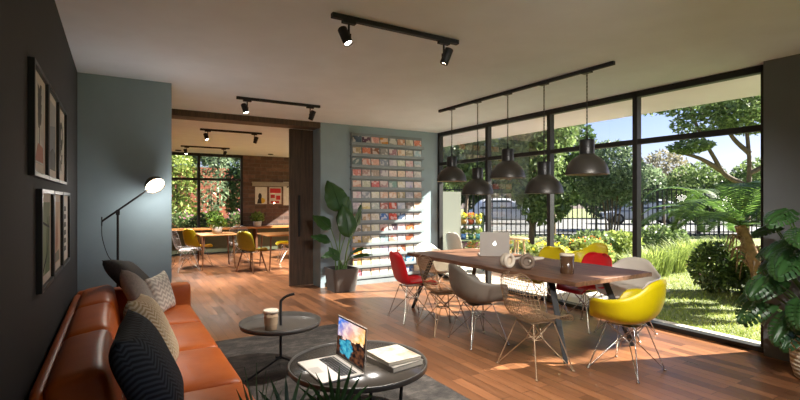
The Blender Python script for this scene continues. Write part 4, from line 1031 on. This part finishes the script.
# patio things
wsc = side_chair('white', m_white); wsc.location = (5.68, 7.12, GZ+.035); wsc.rotation_euler = (0, 0, R(-85)); tag(wsc, 'white shell chair out on the patio, beside the pale garden wall', 'chair', 'chairs on the patio')
dup(ya, (5.95, 4.5, GZ+.035), R(80), 'yellow armchair out on the patio, behind the red chair at the window', 'chairs on the patio')
t = thing('patio_table', 'small pale wooden table out on the patio, just right of the laptop', 'table', (6.4, 6.35, GZ+.035))
m_pale = wood('pale_wood', (196, 158, 112), (222, 186, 140), 0, .5)
MB().lathe([(0, .72), (.22, .72), (.23, .735), (.22, .75), (0, .75)], 32).build('tabletop', m_pale, t)
for k in range(4): MB().tube([(.19*math.cos(k*PI/2+.6), .19*math.sin(k*PI/2+.6), 0), (.13*math.cos(k*PI/2+.6), .13*math.sin(k*PI/2+.6), .72)], [.012, .018], 8).build('leg', m_pale, t)
t = thing('plant_rack', 'dark green shelf rack of potted flowers out on the patio, left of the laptop', 'rack', (6.26, 7.5, GZ+.035), -TH)
m_rack = M('rack_green', (56, 84, 66), .6)
for x in (-.24, .24):
    for y_ in (-.1, .1): MB().box((x, y_, .6), (.03, .03, 1.2)).build('post', m_rack, t)
SZ = (.35, .65, .95)
for z in SZ: MB().box((0, 0, z-.01), (.5, .24, .02)).build('shelf', m_rack, t)
for r_, row in enumerate([[((196, 150, 120), m_pfl, 'pink flowers in a tan pot'), ((150, 120, 90), m_ofl, 'orange flowers in a brown pot'), ((210, 200, 180), m_pfl, 'pink flowers in a cream pot')],
                          [((70, 120, 190), LM['mid'], 'green herb in a blue pot'), ((60, 110, 84), LM['dark'], 'dark green plant in a green pot'), ((70, 150, 170), LM['bright'], 'light green plant in a turquoise pot')],
                          [((200, 150, 60), m_yfl, 'yellow flowers in an ochre pot'), ((170, 80, 50), m_ofl, 'orange flowers in a terracotta pot'), ((190, 170, 60), m_yfl, 'yellow flowers in a mustard pot')]]):
    for c_, (pc, fm, lb) in enumerate(row):
        p = thing('potted_flower', lb+(' on the %s shelf of the patio rack' % ('bottom', 'middle', 'top')[r_]), 'potted plant', V((6.26, 7.5, GZ+.0355+SZ[r_]))+q @ V((-.155+.155*c_, 0, 0)), 0, 'potted flowers on the patio rack')
        MB().lathe([(0, 0), (.05, 0), (.065, .11), (.06, .11), (.055, .09), (0, .09)], 18).build('pot', M('glazed_pot', pc, .4), p)
        mb = MB(); foliage_cloud(mb, (0, 0, .16), (.08, .08, .06), 60, .03, shell=.3); mb.build('foliage', LM['bright'], p, recalc=False)
        mb = MB(); foliage_cloud(mb, (0, 0, .18), (.085, .085, .06), 40, .03, shell=.6); mb.build('flowers', fm, p, recalc=False)
for x, y_, lb in ((7.25, 5.5, 'yellow square planter on the patio edge, left of the pair'), (7.42, 5.2, 'yellow square planter on the patio edge, right of the pair')):
    t = thing('square_planter', lb, 'planter', (x, y_, GZ+.035), R(20), 'yellow planters on the patio')
    MB().prism([(-.11, -.11), (.11, -.11), (.11, .11), (-.11, .11)], 0, .3).build('pot', M('yellow_glaze', (228, 206, 30), .4), t, bevel=.01)
    mb = MB(); foliage_cloud(mb, (0, 0, .4), (.16, .16, .12), 160, .05, shell=.2); mb.build('foliage', LM['bright'], t, recalc=False)
# garden beyond the far room
m_rb = brick_mat('red_garden_brick', (150, 76, 50), (126, 62, 42), (150, 120, 100))
struct(MB().box((3.0, 19.6, 1.35), (12, .25, 2.8)), 'wall_garden_brick', m_rb)
for l, y_, cr, lf, mt, fl, lb in [
        (1.7, 17.2, [(0, 0, 2.3, .75, .6, .9, 1600), (.1, 0, 1.2, .6, .5, .5, 800)], .08, 'bright', None, 'bright green tree behind the left pane of the far garden window'),
        (4.1, 17.6, [(0, 0, 1.8, 1.0, .7, 1.2, 3000)], .09, 'dark', None, 'dark leafy tree before the red garden wall, right side of the far garden window'),
        (2.75, 17.0, [(0, 0, 1.9, .6, .5, .9, 420), (.2, 0, 2.9, .6, .4, .4, 300)], .08, 'olive', None, 'sparse pale tree before the red garden wall, centre of the far garden window'),
        (3.2, 18.4, [(0, 0, 3.6, 1.5, .6, .9, 2600)], .1, 'dark', None, 'overhanging dark tree top above the red garden wall'),
        (.6, 18.2, [(0, 0, 2.2, 1.0, .7, 1.5, 2200)], .1, 'mid', None, 'green tree at the far left of the far garden window')]:
    plant('garden_tree', lb, 'tree', (l, y_, GZ), cr, lf, [[(0, 0, 0), (0, 0, cr[0][2])]], mt, GT, tr=.06)
for x, y_, mt, fl, lb in [(1.7, 15.6, 'mid', (m_pfl, 60, .05), 'pink-flowered bush outside the far garden window, left one'), (2.6, 15.9, 'bright', (m_pfl, 40, .05), 'light green bush with few pink flowers outside the far garden window'), (3.4, 15.7, 'mid', (m_pfl, 70, .05), 'pink-flowered bush outside the far garden window, right one'), (2.2, 15.0, 'deep', None, 'dark low bush close outside the far garden window')]:
    plant('flowering_bush' if fl else 'garden_bush', lb, 'bush', (x, y_, GZ), [(0, 0, .6, .5, .4, .55, 1100)], .06, [[(0, 0, 0), (0, 0, .5)]], mt, GS, flowers=fl, tr=.03)

# ------------------------------------------------------------------ sun, sky, camera
sd = V((1, -.37, .67)).normalized()
sl = light('SUN', 'sun', (12, -4, 8), 9., (1., .93, .82), angle=R(.6)); aim(sl, -sd)
wd = bpy.data.worlds.new('sky'); S.world = wd; wd.use_nodes = True; wn = wd.node_tree; wn.nodes.clear()
sk = wn.nodes.new('ShaderNodeTexSky'); sk.sky_type = 'NISHITA'; sk.sun_disc = False; sk.sun_elevation = math.asin(sd.z); sk.sun_rotation = math.atan2(sd.x, sd.y); sk.dust_density = .6; sk.ozone_density = 1.0
bg = wn.nodes.new('ShaderNodeBackground'); bg.inputs[1].default_value = .055
wo = wn.nodes.new('ShaderNodeOutputWorld'); mx = wn.nodes.new('ShaderNodeMix'); mx.data_type = 'RGBA'; mx.blend_type = 'MULTIPLY'; mx.inputs[0].default_value = 1; mx.inputs[7].default_value = (.88, .84, 1.12, 1)
wn.links.new(sk.outputs[0], mx.inputs[6]); wn.links.new(mx.outputs[2], bg.inputs[0]); wn.links.new(bg.outputs[0], wo.inputs[0])
cd = bpy.data.cameras.new('camera'); cam = bpy.data.objects.new('camera', cd); COL.objects.link(cam)
cam.location = (0, 0, 1.45); cam.rotation_euler = (R(90), 0, -TH); cd.sensor_width = 36; cd.lens = 36*466/800; cd.shift_y = .00075; cd.clip_start = .05; cd.clip_end = 300
S.camera = cam
vs_ = S.view_settings; vs_.view_transform = 'Standard'; vs_.look = 'None'; vs_.gamma = 1; vs_.use_curve_mapping = False; vs_.exposure = 1.7
c_ = S.cycles; c_.use_denoising = True; c_.max_bounces = 10; c_.diffuse_bounces = 6; c_.glossy_bounces = 4; c_.transmission_bounces = 4; c_.transparent_max_bounces = 16; c_.sample_clamp_indirect = 8; c_.caustics_reflective = False; c_.caustics_refractive = False
